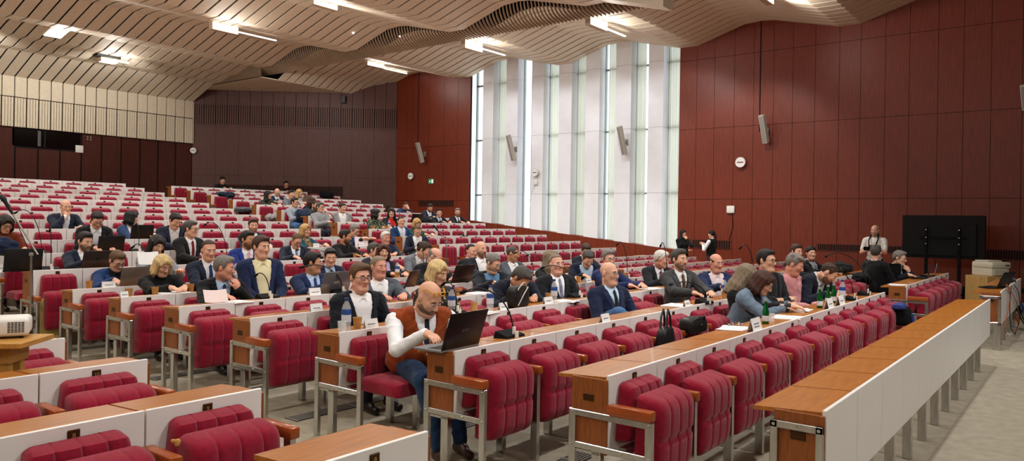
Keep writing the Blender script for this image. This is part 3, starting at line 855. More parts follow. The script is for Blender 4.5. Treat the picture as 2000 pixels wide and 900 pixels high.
    if pose == 'type':
        for s in (-1, 1): W[s] = np.array([s*.12, -.50, .835]); hand_d[s] = np.array([-s*.25, -.95, -.15])
    elif pose == 'crossed':
        c1 = tf(0, -.20, .20*t)
        W[-1] = c1+np.array([.09, -.05, .03]); W[1] = c1+np.array([-.08, -.01, -.02]); hand_d[-1] = np.array([.8, .2, .25]); hand_d[1] = np.array([-.8, .25, .1])
        pole = {s: (s*1.0, -.1, -.6) for s in (-1, 1)}
    elif pose in ('chinR', 'chinL', 'mouthR', 'mouthL'):
        s = -1 if pose.endswith('R') else 1
        W[s] = chin+np.array([s*.075, -.07, -.085]) if 'chin' in pose else hf(s*.045, -.145, -.135); pole[s] = (s*.6, -.7, -1); hand_d[s] = hf(s*.0, -.092, -.06)-W[s]; curl[s] = 1.1
    elif pose == 'headhand':
        s = 1; W[s] = hf(s*.06, -.17, -.04); pole[s] = (s*.6, -.7, -1); hand_d[s] = hf(.0, -.10, .06)-W[s]; curl[s] = .4
    elif pose == 'lap':
        for s in (-1, 1): W[s] = np.array([s*.09, -.34, hipz+.12]); hand_d[s] = np.array([-s*.6, -.7, -.2])
    elif pose == 'paper':
        for s in (-1, 1): W[s] = np.array([s*.13, -.46, .90]); hand_d[s] = np.array([-s*.3, -.8, .3]); curl[s] = .9
    elif pose == 'write':
        W[-1] = np.array([-.05, -.56, .82]); W[1] = np.array([.14, -.48, .815])
    elif pose == 'down':
        for s in (-1, 1): W[s] = tf(s*(sw+.06), -.06, T-.58); hand_d[s] = np.array([0, -.15, -1.])
    elif pose == 'photo':
        W[-1] = tf(-.06, -.26, .22); W[1] = tf(.06, -.30, .22); hand_d[-1] = np.array([.35, -.8, .3]); hand_d[1] = np.array([-.35, -.8, .3]); curl = {-1: 1.0, 1: 1.0}
    elif pose == 'facehand':
        s = 1; W[s] = chin+np.array([.06, -.05, -.05]); hand_d[s] = hf(0.01, -.1, -.06)-W[s]; pole[s] = (.5, -.6, -1); curl[s] = 1.0
        W[-1] = tf(.10, -.18, .12); hand_d[-1] = np.array([.9, -.1, .1])
    elif pose == 'cup':
        W[-1] = tf(-.02, -.27, .34); hand_d[-1] = np.array([.2, -.7, .5]); curl[-1] = 1.1
        W[1] = tf(.08, -.24, .30); hand_d[1] = np.array([-.3, -.7, .4])
    arm = f(); fore = f(); hands = f(); El = {}
    fr = 1.15 if near or mid else 1.3
    for s in (-1, 1):
        El[s], W[s] = ik(Sh[s], W[s], .285, .255, pole[s])
        arm.cap(Sh[s], El[s], .050*(.7+.3*fat), .041, .03); fore.cap(El[s], W[s], .041, .029, .02)
        d = np.array(hand_d[s], float); d /= np.linalg.norm(d)
        side = np.cross(d, np.array([0, 0, 1.0]));
        if np.linalg.norm(side) < .2: side = np.array([1., 0, 0])
        side /= np.linalg.norm(side); nrm = np.cross(side, d)      # back of the hand points up
        if pose in ('chinR', 'chinL', 'mouthR', 'mouthL', 'headhand', 'facehand') and d[2] > .2: side, nrm = (np.array([1., 0, 0]), None); nrm = np.cross(side, d); 
        P = W[s]+d*.045
        Rm = np.stack([side, d, nrm], 1)
        hands.ell(P, (.040, .050, .017), .012, 1, Rm)
        hands.cap(W[s]-d*.01, P, .026, .03, .015)
        cu_ = curl[s]
        for i in range(4):
            o = (i-1.5)*.0195; ln_ = (.070, .082, .076, .060)[i] if s*1 > 0 else (.060, .076, .082, .070)[i]
            b0 = W[s]+d*.082+side*o; dd_ = d+side*o*2.2; dd_ /= np.linalg.norm(dd_)
            for seg in range(3):
                ang = cu_*(.35+.30*seg)+.12*seg
                v1 = dd_*math.cos(ang)-nrm*math.sin(ang)
                e = b0+v1*ln_*(.45, .32, .23)[seg]
                hands.cap(b0, e, (.0092-.0009*seg)*fr, (.0084-.0009*seg)*fr, .003); b0 = e
        tn = -side*np.sign(side[0]*s+1e-9) if True else side     # thumb on the inner side
        b0 = W[s]+d*.03+tn*.028; e = b0+(d*.7+tn*.75-nrm*.2)*.032; hands.cap(b0, e, .0125*fr, .0105*fr, .008); hands.cap(e, e+(d*.95+tn*.2-nrm*.3)*.03, .0105*fr, .009*fr, .004)
    # ---- legs
    leg = f(); shoe = f(); hem = f()
    for s in (-1, 1):
        if stand is None:
            h0 = np.array([s*.085, -.03, hipz-.02]); kn = np.array([s*.11, -.44, .525]); an = np.array([s*.11, -.42, .10])
            if stretch: kn = np.array([s*.12, -.47, .50]); an = np.array([s*.10, -.62-.10*(s < 0), .10])
            if knee and s < 0: kn = np.array([-.16, -.36, .70]); an = np.array([.16, -.46, .56]); h0 = np.array([-.09, -.02, .56])
            toe = an+np.array([0, -.16, -.062]); heel = an+np.array([0, .03, -.06])
        else:
            h0 = np.array([s*.085, 0, hipz-.04]); kn = np.array([s*.09, -.015, .50]); an = np.array([s*.09, .02, .09]); toe = an+np.array([s*.02, -.17, -.055]); heel = an+np.array([0, .02, -.05])
        leg.cap(h0, kn, .078*(.6+.4*fat), .056, .04).cap(kn, an, .054, .036, .03)
        shoe.cap(heel, toe, .034, .032, .02).cap(heel+np.array([0, 0, .02]), (heel+toe)/2+np.array([0, .0, .025]), .035, .03, .03)
    feet = f()
    for s_ in (0,): pass
    # ---- body: one continuous surface
    bodyS = to+neckp+head+arm+fore+hands+leg+shoe.grow(-.006)
    ob = link('body', bodyS.mesh('body', vb, [skinm(skin), lipm(skin)]), root)
    me = ob.data; co = np.empty(len(me.vertices)*3, np.float32); me.vertices.foreach_get('co', co); co = co.reshape(-1, 3)
    loc_h = (co-hc_)@RH/S_
    lipv = (np.abs(loc_h[:, 0]) < .022) & (loc_h[:, 1] < -.078) & (loc_h[:, 2] < -.052) & (loc_h[:, 2] > -.077)
    lv = np.empty(len(me.loops), np.int32); me.loops.foreach_get('vertex_index', lv)
    me.polygons.foreach_set('material_index', lipv[lv.reshape(-1, 4)].all(1).astype(np.int32))
    # ---- eyes and eyebrows
    MH = Matrix.Translation(hc_) @ Matrix([list(r)+[0] for r in RH*S_]+[[0, 0, 0, 1]])
    for s in (-1, 1):
        e = MB(); e.sphere((s*.030, -.0805, .009), (.0142, .0135, .0086), 10, 0, MH); ey = e.obj('eye', EYEW, root, True)
        MB().sphere((s*.0302, -.0915, .0088 if pitch < 25 else .006), (.0055, .0034, .0055), 8, 0, MH).obj('iris', IRIS, ey, True)
        eb = MB(); eb.tube([MH @ Vector(p) for p in ((s*.015, -.0915, .0285), (s*.030, -.093, .0325), (s*.047, -.082, .0265))], [.0034*S_, .0040*S_, .0022*S_], 6)
        eb.obj('eyebrow', hairm('dark' if hc in ('pblonde', 'blonde', 'ash', 'red', 'auburn', 'brown', 'lbrown', 'black', 'dark') else hc if hc != 'white' else 'grey'), root, True)
    # ---- hair of the head
    if hair:
        hr = f(); g = .004 if hair in ('crop', 'ring') else .009
        hr.p += [he((0, .016, .036), (.077+g, .097+g, .086+g))]
        if hair not in ('crop', 'ring', 'receding'): hr.p += [he((0, .012, .060), (.074, .097, .076), .03)]
        if hair in ('short', 'side', 'wavy', 'quiff'):
            hr.p += [he((0.012 if hair == 'side' else 0, -.045, .106), (.058, .045, .022 if hair != 'quiff' else .034), .02), he((0, .06, .01), (.066, .055, .072), .02)]
        if hair == 'messy':
            rr = random.Random(int(px))
            for i in range(16): hr.p += [he((rr.uniform(-.06, .06), rr.uniform(-.05, .09), rr.uniform(.06, .115)), (.026, .028, .022), .008)]
        if hair in ('long', 'longdark', 'bob', 'wavybob', 'pony'):
            hr.p += [he((0, .045, .03), (.086, .085, .095), .02)]
        def hl(X, Y, Z, fwd=.0, slope=1.15, ring=False):
            lx, ly, lz = [(R0*(X-hc_[0])+R1*(Y-hc_[1])+R2*(Z-hc_[2]))/S_ for R0, R1, R2 in RH.T]
            if slope < 1.1: d = (.078+fwd-(ly+.085)*slope-lz)/math.sqrt(1+slope**2); d = np.maximum(d, (-.085-lz))
            else:
                zm = np.interp(ly-fwd, [-.12, -.085, -.06, -.042, -.030, -.016, -.004, .010, .030, .045, .065, .12], [.084, .082, .076, .060, .012, -.018, -.010, .034, .034, -.01, -.070, -.085])+fwd*.3
                d = (zm-lz)*.55
            if ring: d = np.maximum(d, (lz-.050-.25*(ly)))
            return d*S_
        if hair in ('long', 'bob', 'wavybob', 'longdark'):
            hr.fn(lambda X, Y, Z: hl(X, Y, Z, .0, 1.0), 'keep')
            ext = f()
            drop = {'bob': -.14, 'wavybob': -.15, 'long': -.26, 'longdark': -.30}[hair]
            for s in (-1, 1):
                for q, (x, y) in enumerate(((.078, -.022), (.082, .02), (.066, .058), (.03, .082))):
                    w_ = (.008*math.sin(q*2+1) if hair == 'wavybob' else 0)
                    zz = drop+.02*q*(hair in ('bob', 'wavybob'))
                    ext.p += [hcp((s*x, y+.0, .06), (s*(x+.012+w_), y+.006, zz*.55), .026, .030, .02), hcp((s*(x+.012+w_), y+.006, zz*.55), (s*(x+.004), y+.02, zz), .030, .016, .02)]
            ext.p += [hcp((0, .085, .03), (0, .095, drop), .04, .03, .03)]
            ext.p += [hcp((-.02, -.07, .098), (.066, -.07, .03), .022, .016, .02), hcp((-.02, -.07, .098), (-.066, -.065, .04), .02, .016, .02)]
            hr.p += ext.p
        elif hair == 'pony':
            hr.fn(lambda X, Y, Z: hl(X, Y, Z, .0, 1.0), 'keep')
            hr.p += [hcp((0, .10, .03), (0, .13, -.06), .03, .035, .02), hcp((0, .13, -.06), (0, .115, -.22), .035, .015, .02)]
        elif hair == 'ring': hr.fn(lambda X, Y, Z: hl(X, Y, Z, -.01, 1.15, True), 'keep')
        elif hair == 'receding': hr.fn(lambda X, Y, Z: hl(X, Y, Z, .035, 1.15), 'keep')
        else: hr.fn(lambda X, Y, Z: hl(X, Y, Z), 'keep')
        # leave the ears free
        link('hair', hr.mesh('hair', vh_, [hairm(hc)]), root)
    if beard or mustache:
        bd = f()
        if beard:
            g = .0035
            bd.p += [he((0, -.028, -.036), (.064*fw+g, .064+g, .088+g), .02), he((0, -.060, -.092), (.034+g*1.4, .030+g*1.4, .024+g*1.6), .02),
                hcp((.050*fw, .0, -.055), (.024, -.056, -.094), .020*fw+g, .018+g, .02), hcp((-.050*fw, .0, -.055), (-.024, -.056, -.094), .020*fw+g, .018+g, .02)]
            def keep(X, Y, Z):
                lx, ly, lz = [(R0*(X-hc_[0])+R1*(Y-hc_[1])+R2*(Z-hc_[2]))/S_ for R0, R1, R2 in RH.T]
                side_ = lz+.056-.78*np.maximum(ly+.072, 0)
                return np.maximum(side_*.75, ly-.008)*S_
            bd.fn(keep, 'keep')
            bd.p += [he((0, -.094, -.0635), (.020, .016, .0085), .004, -1)]
        if beard != 'goat' or mustache:
            bd.p += [hcp((0, -.094, -.045), (.024, -.084, -.054), .0075, .005, .006), hcp((0, -.094, -.045), (-.024, -.084, -.054), .0075, .005, .006)]
        link('beard' if beard else 'mustache', bd.mesh('beard', vh_*.9, [beardm(beard, skin) if beard else hairm(mustache)]), root)
    if glasses:
        gm = MB(); gr = {'dark': BLACK, 'thin': mat('thin_metal_rim', '#55524e', .3, metal=.8), 'yellow': mat('yellow_plastic_rim', '#d79a1c', .3)}[glasses]
        up = .0 if glasses != 'yellow' else .085; yb = -.103 if glasses != 'yellow' else -.075
        th = .0042 if glasses == 'yellow' else .0024 if glasses != 'thin' else .0015
        ww = .0235; hh_ = .016
        for s in (-1, 1):
            ring = [MH @ Vector((s*.031+ww*math.copysign(abs(math.cos(a_))**.6, math.cos(a_)), yb, .008+up+hh_*math.copysign(abs(math.sin(a_))**.6, math.sin(a_)))) for a_ in [2*PI*j/16 for j in range(17)]]
            gm.tube(ring, th*S_, 5, 0, False)
            gm.tube([MH @ Vector((s*.054, yb, .012+up)), MH @ Vector((s*.083, -.02, .014+up)), MH @ Vector((s*.083, .02, .008+up*.7))], th*S_, 5)
        gm.tube([MH @ Vector((-.008, yb-.002, .012+up)), MH @ Vector((.008, yb-.002, .012+up))], th*S_, 5)
        gm.obj('spectacles', gr, root, True)
    # ---- clothes
    tm = tmat or cloth(tc, 'cotton' if top in ('shirt', 'tshirt', 'blouse') else 'wool')
    lapm = tmat or cloth('#'+''.join('%02x' % min(255, int(int(tc.lstrip('#')[i:i+2], 16)*1.22+5)) for i in (0, 2, 4)))  # lapel cloth lightened to stand in for shading along its edges
    sm_ = cloth(shirt, 'cotton')
    nb = neck
    sleeve_end = .03
    def upto(g0, cut):
        a_ = f()
        for s in (-1, 1):
            dirw = W[s]-El[s]; dirw /= np.linalg.norm(dirw)
            a_.cap(Sh[s], El[s], .050*(.7+.3*fat)+g0*1.15, .041+g0*1.1, .03); a_.cap(El[s], W[s]-dirw*cut, .041+g0*1.1, .031+g0, .02)
        return a_
    Ri = RL.T
    def tl_(X, Y, Z):     # into the torso frame
        x, y, z = X-H[0], Y-H[1], Z-H[2]
        return x+0*y+0*z, RL[1, 1]*y+RL[2, 1]*z+0*x, RL[1, 2]*y+RL[2, 2]*z+0*x
    bottom = -.10 if top in ('suit', 'jacket') else -.06
    if stand is not None and top in ('suit', 'jacket'): bottom = -.16
    def hem_(X, Y, Z): _, _, z = tl_(X, Y, Z); return bottom-z
    def neckhole(X, Y, Z):
        x, y, z = tl_(X, Y, Z); rr_ = .067*(.6+.4*fat)
        return np.maximum(np.sqrt(x*x+(y-.008)**2)-rr_, (T-.03)-z)
    if top in ('suit', 'jacket'):
        g0 = .019
        jk = to.grow(g0)+upto(.014, .02)
        for s in (-1, 1): jk.cap(tf(s*(sw-.05), .008, T-.03), tf(s*(sw+.005), .008, T-.04), .060, .056, .03)
        btn = .10*t if top == 'suit' else .02
        wid = .075 if top == 'suit' else .09
        def wv(z): return np.clip((z-btn)/(T+.02-btn), 0, 1)**.85*wid+ (.006 if top == 'suit' else .02)
        ch = -.02
        # lapels
        for s in (-1, 1):
            pts = []
            for q in range(6):
                z = btn+(T+.0-btn)*q/5; x = s*(float(wv(np.array(z)))+.020)
                yy = -.112*(.7+.3*fat)-.012 if z < .36*t else -.112+.085*(z-.36*t)/(T-.36*t)
                if z < .22*t: yy -= .05*(fat-1)
                pts.append(tf(x, yy-.006, z))
            jk.cap(pts[-1], tf(s*.055, .035, T+.035), .016, .017, .008)
        jk.cap(tf(-.05, .045, T+.035), tf(.05, .045, T+.035), .02, .02, .01)
        jk.fn(lambda X, Y, Z: np.maximum(np.abs(tl_(X, Y, Z)[0])-wv(tl_(X, Y, Z)[2]), np.maximum(tl_(X, Y, Z)[1]+.01, btn-tl_(X, Y, Z)[2])), 'cut')
        jk.fn(neckhole, 'cut'); jk.fn(hem_, 'keep')
        jo = link('jacket', jk.mesh('jacket', vg, [tm], .007, int(px)), root)
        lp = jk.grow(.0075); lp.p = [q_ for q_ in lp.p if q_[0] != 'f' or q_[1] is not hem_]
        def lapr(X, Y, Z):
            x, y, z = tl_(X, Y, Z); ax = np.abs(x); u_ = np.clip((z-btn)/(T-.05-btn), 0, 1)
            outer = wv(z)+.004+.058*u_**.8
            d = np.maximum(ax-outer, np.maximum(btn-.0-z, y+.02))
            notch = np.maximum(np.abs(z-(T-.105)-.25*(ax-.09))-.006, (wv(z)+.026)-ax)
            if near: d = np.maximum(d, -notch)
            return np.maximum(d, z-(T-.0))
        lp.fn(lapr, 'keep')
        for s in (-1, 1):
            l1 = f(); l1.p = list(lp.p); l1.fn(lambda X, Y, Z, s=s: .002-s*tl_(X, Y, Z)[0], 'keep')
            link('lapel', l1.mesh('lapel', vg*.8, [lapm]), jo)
        sh = to.grow(.008)
        for s in (-1, 1):
            sh.cap(tf(s*.008, -.066, T+.006), tf(s*.05, -.005, T+.045), .014, .014, .008); 
            sh.cap(tf(s*.05, -.005, T+.045), tf(s*.035, .05, T+.055), .014, .012, .012)
            sh.cap(tf(s*.012, -.078, T+.010), tf(s*.052, -.085, T-.032), .013, .007, .005)
        sh.cap(tf(-.04, .055, T+.055), tf(.04, .055, T+.055), .012, .012, .012)
        for s in (-1, 1):
            dirw = W[s]-El[s]; dirw /= np.linalg.norm(dirw); link('cuff', f().cap(W[s]-dirw*.05, W[s]-dirw*.003, .036, .036, .004).mesh('cuff', vg, [sm_]), root)
        sh.fn(lambda X, Y, Z: np.maximum(np.sqrt(tl_(X, Y, Z)[0]**2+(tl_(X, Y, Z)[1]-.006)**2)-.050*(.6+.4*fat), (T+.0)-tl_(X, Y, Z)[2]), 'cut'); sh.fn(hem_, 'keep')
        link('shirt', sh.mesh('shirt', vg*.85, [sm_]), root)
        if vest:
            ve = to.grow(.013); ve.fn(lambda X, Y, Z: np.maximum(np.abs(tl_(X, Y, Z)[0])-np.clip((tl_(X, Y, Z)[2]-.22*t)/(T-.22*t), 0, 1)*.07, np.maximum(tl_(X, Y, Z)[1]+.01, .22*t-tl_(X, Y, Z)[2])), 'cut')
            ve.fn(neckhole, 'cut'); ve.fn(hem_, 'keep'); link('waistcoat', ve.mesh('waistcoat', vg, [cloth(vest)]), root)
    else:
        g0 = {'sweater': .014, 'shirt': .010, 'blouse': .012, 'tshirt': .010, 'vest': .015}[top]
        if top == 'vest':
            shs = to.grow(.006)+upto(.006, .01)
            for s in (-1, 1):
                shs.cap(tf(s*.008, -.066, T+.006), tf(s*.05, -.005, T+.045), .014, .014, .008); shs.cap(tf(s*.05, -.005, T+.045), tf(s*.035, .05, T+.055), .014, .012, .012)
                shs.cap(tf(s*.012, -.072, T+.008), tf(s*.05, -.07, T-.02), .012, .008, .006)
            shs.cap(tf(-.04, .055, T+.055), tf(.04, .055, T+.055), .012, .012, .012)
            shs.fn(lambda X, Y, Z: np.maximum(np.sqrt(tl_(X, Y, Z)[0]**2+(tl_(X, Y, Z)[1]-.006)**2)-.050*(.6+.4*fat), (T+.0)-tl_(X, Y, Z)[2]), 'cut')
            link('shirt', shs.mesh('shirt', vg*.85, [sm_], .004, 5), root)
            ve = to.grow(.019)
            for s in (-1, 1): ve.cap(tf(s*.06, .0, T-.01), tf(s*(sw-.02), .008, T-.03), .05, .052, .02)
            ve.fn(lambda X, Y, Z: np.maximum(np.abs(tl_(X, Y, Z)[0])-np.clip((tl_(X, Y, Z)[2]-.17*t)/(T-.17*t), 0, 1)*.085, np.maximum(tl_(X, Y, Z)[1]+.01, .17*t-tl_(X, Y, Z)[2])), 'cut')
            ve.fn(neckhole, 'cut'); ve.fn(hem_, 'keep')
            for s in (-1, 1): ve.fn(lambda X, Y, Z, s=s: (sw+.012)-s*tl_(X, Y, Z)[0] if False else np.maximum((sw+.004)-s*tl_(X, Y, Z)[0], (.27*t)-tl_(X, Y, Z)[2]), 'cut')
            link('knitted_vest', ve.mesh('knitted_vest', vg, [tm], .006, 3), root)
        else:
            if top == 'tshirt':
                sw_ = to.grow(g0)
                for s in (-1, 1): sw_.cap(Sh[s], Sh[s]*.3+El[s]*.7, .050*(.7+.3*fat)+.016, .058, .03)
            else: sw_ = to.grow(g0)+upto(g0*.9, .02)
            if top in ('shirt', 'sweater'):
                for s in (-1, 1):
                    sw_.cap(tf(s*.008, -.066, T+.008), tf(s*.05, -.005, T+.045), .014, .014, .008); sw_.cap(tf(s*.05, -.005, T+.045), tf(s*.035, .05, T+.055), .014, .012, .012)
                sw_.cap(tf(-.04, .055, T+.055), tf(.04, .055, T+.055), .012, .012, .012)
            if top == 'blouse' and not scarf: sw_.cap(tf(0, .01, T), tf(0, .012, T+.03), .07, .066, .02)
            sw_.fn(lambda X, Y, Z: np.maximum(np.sqrt(tl_(X, Y, Z)[0]**2+(tl_(X, Y, Z)[1]-.006)**2)-.052*(.6+.4*fat), (T-.02)-tl_(X, Y, Z)[2]), 'cut'); sw_.fn(hem_, 'keep')
            link({'sweater': 'sweater', 'shirt': 'shirt', 'blouse': 'blouse', 'tshirt': 'tee_shirt'}[top], sw_.mesh('top', vg, [tm], .007, int(px)), root)
    if tie:
        ti = f(); tmt = tie if not isinstance(tie, str) else cloth(tie, 'silk')
        ti.ell(tf(0, -.082, T+.002), (.018, .014, .018), .006, 1, RL)
        for q in range(6):
            z0 = T-.01-(T-.04)*q/5.2; z1 = T-.01-(T-.04)*(q+1)/5.2
            yy = lambda z: (-.112*(.7+.3*fat)-.018-.05*(fat-1)*(z < .24*t)-.012*(z < .25*t)) if z < .36*t else -.128+.045*(z-.36*t)/(T-.36*t)
            for s in (-1, 0, 1): ti.cap(tf(s*(.009+.0022*q), yy(z0), z0), tf(s*(.009+.0022*(q+1)), yy(z1), z1), .0095, .0095, .004)
        link('tie', ti.mesh('tie', .006 if near else .008, [tmt]), root)
    if scarf:
        sc_ = f()
        for i in range(14):
            a0, a1 = 2*PI*i/14, 2*PI*(i+1)/14
            sc_.cap(tf(.075*math.cos(a0), .012+.07*math.sin(a0)-.012*(math.sin(a0) < 0), T+.01+.02*math.sin(a0)), tf(.075*math.cos(a1), .012+.07*math.sin(a1), T+.01+.02*math.sin(a1)), .032, .032, .02)
        sc_.cap(tf(.03, -.10, T-.02), tf(.05, -.135, .22*t), .034, .026, .02).cap(tf(-.03, -.10, T-.02), tf(-.05, -.13, .25*t), .032, .026, .02)
        link('scarf', sc_.mesh('scarf', vg, [scarf if not isinstance(scarf, str) else cloth(scarf)]), root)
    tr = leg.grow(.010); tr.ell(tf(0, .0, -.01), (.160*fat, .122*fat, .105), .04, 1, RL)
    for s in (-1, 1): pass
    link('trousers' if not (female and legs == 'skirt') else 'skirt', tr.mesh('trousers', vg*1.1, [legmat or cloth(legs)], .006, int(py)), root)
    for q_ in (0, 1):
        s1 = f(); s1.p = shoe.p[2*q_:2*q_+2]; link('shoe', s1.mesh('shoe', vg, [mat('shoe_leather_'+shoes.lstrip('#'), shoes, .4)]), root)
    return root, dict(hf=hf, W=W, El=El, loc=loc, by=byr, hands=hand_d)
# ================================================================== THE PEOPLE IN THE ROWS
NAVY, BLUE, BLK, CHAR, GRY = '#171e33', '#1d3568', '#131316', '#2a2b2e', '#56585c'
people = {}
def P(i, *a, **k): people[i] = (a, k)
P(1, 'woman with glasses and dark hair in rust jacket behind black laptop at far left', 11, 436, 10, a=25, pitch=28, lean=14, pose='type', hair='bob', hc='dark', glasses='dark', top='blouse', tc='#6b2a14', female=True)
P(2, 'balding man in navy suit with his hand over his mouth', 129, 403, 12, a=18, pitch=10, lean=16, pose='mouthR', hair='ring', hc='dgrey', fat=1.1)
P(3, 'dark-haired man with glasses in black suit looking down at black laptop, left', 190, 428, 10, a=12, pitch=34, lean=16, pose='type', glasses='thin', tc=BLK)
P(4, 'dark-haired woman in denim jacket half hidden behind black laptop', 258, 424, 11, a=95, pitch=10, lean=12, pose='type', hair='bob', hc='black', top='jacket', tc='#2c3f63', female=True)
P(5, 'man in navy jacket with open white collar bending over his desk', 342, 428.7, 10, a=32, b=10, pitch=30, lean=18, pose='write', hc='dark', fat=1.12)
P(6, 'man with glasses, black suit and red tie, turned to the right', 372.7, 446, 9, a=66, b=35, pitch=4, lean=8, tie='#7a1f22', tc='#151515', glasses='dark', hc='dgrey', fat=1.05)
P(7, 'young woman with long dark hair and grey top behind a paper', 307, 476, 8, a=28, pitch=26, lean=8, pose='paper', hair='longdark', hc='dark', top='blouse', tc='#8d8f93', female=True, skin='fair')
P(8, 'bearded man in navy suit behind the brown laptop at left', 166.5, 469.6, 9, a=35, b=18, pitch=14, lean=10, pose='type', beard='dark', hair='quiff', tie='#1c2030')
P(9, 'man with glasses in blue jacket and black shirt looking down at laptop', 228.7, 508, 8, a=30, b=15, pitch=30, lean=14, pose='type', hair='quiff', hc='lbrown', glasses='dark', tc='#1b3463', shirt='#14151a')
P(10, 'blonde woman in black lace top reading papers', 318, 518, 7, a=32, b=18, pitch=26, lean=14, pose='write', hair='wavybob', hc='pblonde', top='blouse', tc='#101012', female=True, fat=1.08)
P(11, 'short-haired man in navy suit and blue tie behind the grey-haired man', 408.5, 487, 7, a=22, pitch=10, tie='#26386b', hair='receding', hc='brown', skin='pink')
P(12, 'grey-haired older man in black suit holding his hand to his mouth', 438, 521, 6, a=72, b=20, pitch=8, lean=15, pose='chinL', hair='side', hc='grey', tc='#101112', shirt='#a9c3e0', tie='#1f3354', mustache='grey', skin='ruddy')
P(13, 'bearded man in bright blue suit with red and white striped tie', 484, 466.5, 8, a=45, b=20, pitch=6, beard='black', tc='#1c2f72', tie=stripes('striped_tie', '#c2182a', '#e9e6e6', 22, (0, .7, .6)), hc='black', skin='tan')
P(14, 'man with short beard behind the bearded man in blue', 495, 439.6, 10, a=12, pitch=4, beard='lbrown', hair='quiff', hc='brown', shirt='#f0f0f0')
P(15, 'large brown-haired man in navy jacket and cream shirt', 510.5, 480.5, 6, a=40, b=22, pitch=4, lean=4, pose='lap', hc='brown', hair='side', tc='#1a2444', shirt='#e8dfb6', fat=1.12, top='jacket')
P(16, 'man with dark glasses and cropped hair in navy suit looking down', 579, 468, 9, a=30, b=15, pitch=32, lean=12, glasses='dark', hair='crop', hc='lbrown', tie='#5d7ca5', fat=1.08)
P(17, 'blonde woman with teal dress and patterned scarf', 597, 449, 10, a=48, pitch=6, hair='bob', hc='blonde', top='blouse', tc='#1d4a5c', female=True, scarf=blotch('patterned_scarf', '#a27d3a', '#2c4a58', '#c9a96a', 30))
P(18, 'dark-haired man in blue suit and tie, in profile beside a silver laptop', 611.6, 511.6, 6, a=82, b=30, pitch=4, lean=8, tie='#22397a', tc='#182548', shirt='#b9cbe6', hc='black', skin='tan', fat=1.1)
P(19, 'dark-haired man peering at the camera over a silver laptop', 646, 507, 7, a=8, pitch=12, lean=12, hc='black', tc='#1c2238', shirt='#a8bedc', tie='#3a3032', skin='fair')
P(20, 'bearded long-haired man in black jacket, in profile', 674.7, 461, 9, a=84, b=40, pitch=8, lean=8, beard='dark', hair='messy', hc='dark', tc='#121214', shirt='#19191b', top='jacket', skin='tan')
P(21, 'grey-haired man with glasses in blue shirt reading a sheet', 693, 450, 10, a=52, pitch=18, lean=10, pose='paper', hair='side', hc='grey', glasses='dark', top='jacket', tc='#1a1c30', shirt='#2c4470')
P(22, 'white-haired man with white mustache in navy jacket', 753, 464, 9, a=28, b=10, pitch=6, lean=10, pose='write', hair='side', hc='white', mustache='white', skin='ruddy', top='jacket', shirt='#2b3552', fat=1.1)
P(23, 'woman with short dark hair, black jacket and lavender blouse', 749, 490.7, 7, a=15, pitch=2, lean=8, hair='bob', hc='auburn', tc='#141318', shirt='#b9a3cf', female=True, top='jacket')
P(24, 'person with dark hair mostly hidden behind the fair man in grey', 731, 496, 8, a=70, pitch=4, hc='dgrey', tc='#22242a')
P(25, 'big man with black glasses, dark suit and open white shirt', 704, 539, 4, a=32, b=28, pitch=4, lean=6, pose='lap', hair='side', hc='lbrown', glasses='dark', tc='#12151d', shirt='#f0f0f2', fat=1.15, skin='pink', top='jacket')
P(26, 'fair-haired ruddy man in grey jacket and white shirt', 740, 519, 5, a=36, b=20, pitch=2, lean=6, hair='crop', hc='ash', tc='#464c55', shirt='#efeff0', fat=1.12, skin='ruddy', top='jacket')
P(27, 'bald bearded man in rust knitted vest typing on black laptop', 838, 580, 3, a=42, b=22, pitch=32, lean=22, pose='type', hair=None, beard='dgrey', glasses='yellow', top='vest', tc='#8f3f17', shirt='#eef1f6', tie='#2b2d35', fat=1.38, stretch=1, skin='fair', legs='#1d3557', shoes='#3a2018')
P(28, 'stooping man in grey checked jacket, head bent to the right', 828, 487, 7, a=75, b=40, pitch=26, lean=26, hair='side', hc='brown', tc='#74787f', top='jacket')
P(29, 'bald man in black jacket behind the blonde woman', 850, 500, 6, a=62, b=30, pitch=28, lean=18, hair='ring', hc='grey', tc='#15161a', skin='pink', fat=1.1)
P(30, 'blonde woman in patterned black and cream dress', 856, 530, 4, a=50, b=35, pitch=18, lean=8, pose='lap', hair='bob', hc='pblonde', top='blouse', female=True, tmat=blotch('patterned_dress', '#15130f', '#1c1914', '#b39a6c', 24))
P(31, 'balding man in dark navy suit looking down at his phone', 816, 450, 10, a=15, b=10, pitch=34, lean=12, pose='lap', hair='receding', hc='lbrown', shirt='#f4f4f4', skin='pink', top='jacket')
P(32, 'shaven-headed man in blue suit at the aisle', 783.6, 431.6, 11, a=20, pitch=4, lean=6, pose='lap', hair='crop', hc='dark', tc='#1f3a63', shirt='#d9e2ee', top='jacket', fat=1.08)
P(33, 'blonde woman in green behind the balding man', 814.7, 439, 11, a=40, pitch=20, lean=8, hair='bob', hc='blonde', top='blouse', tc='#1f4436', female=True)
P(34, 'dark-haired woman in floral blouse turned away', 733.8, 416, 12, a=105, b=40, pitch=4, hair='bob', hc='black', top='blouse', female=True, tmat=blotch('floral_blouse', '#15201a', '#1c2620', '#9aa36a', 34))
P(35, 'long-haired woman in black with red top', 765, 414.5, 12, a=2, pitch=4, hair='longdark', hc='black', tc='#141416', shirt='#c92a20', female=True, top='jacket')
P(36, 'man in blue shirt resting his forehead in his hand', 793, 401, 15, a=20, pitch=28, lean=22, pose='headhand', hc='brown', hair='crop', top='shirt', tc='#2f3b5c')
P(37, 'dark-haired man in navy suit looking down by the wood wall', 840, 405, 14, a=25, pitch=26, lean=14, hc='dark', hair='quiff', beard='brown')
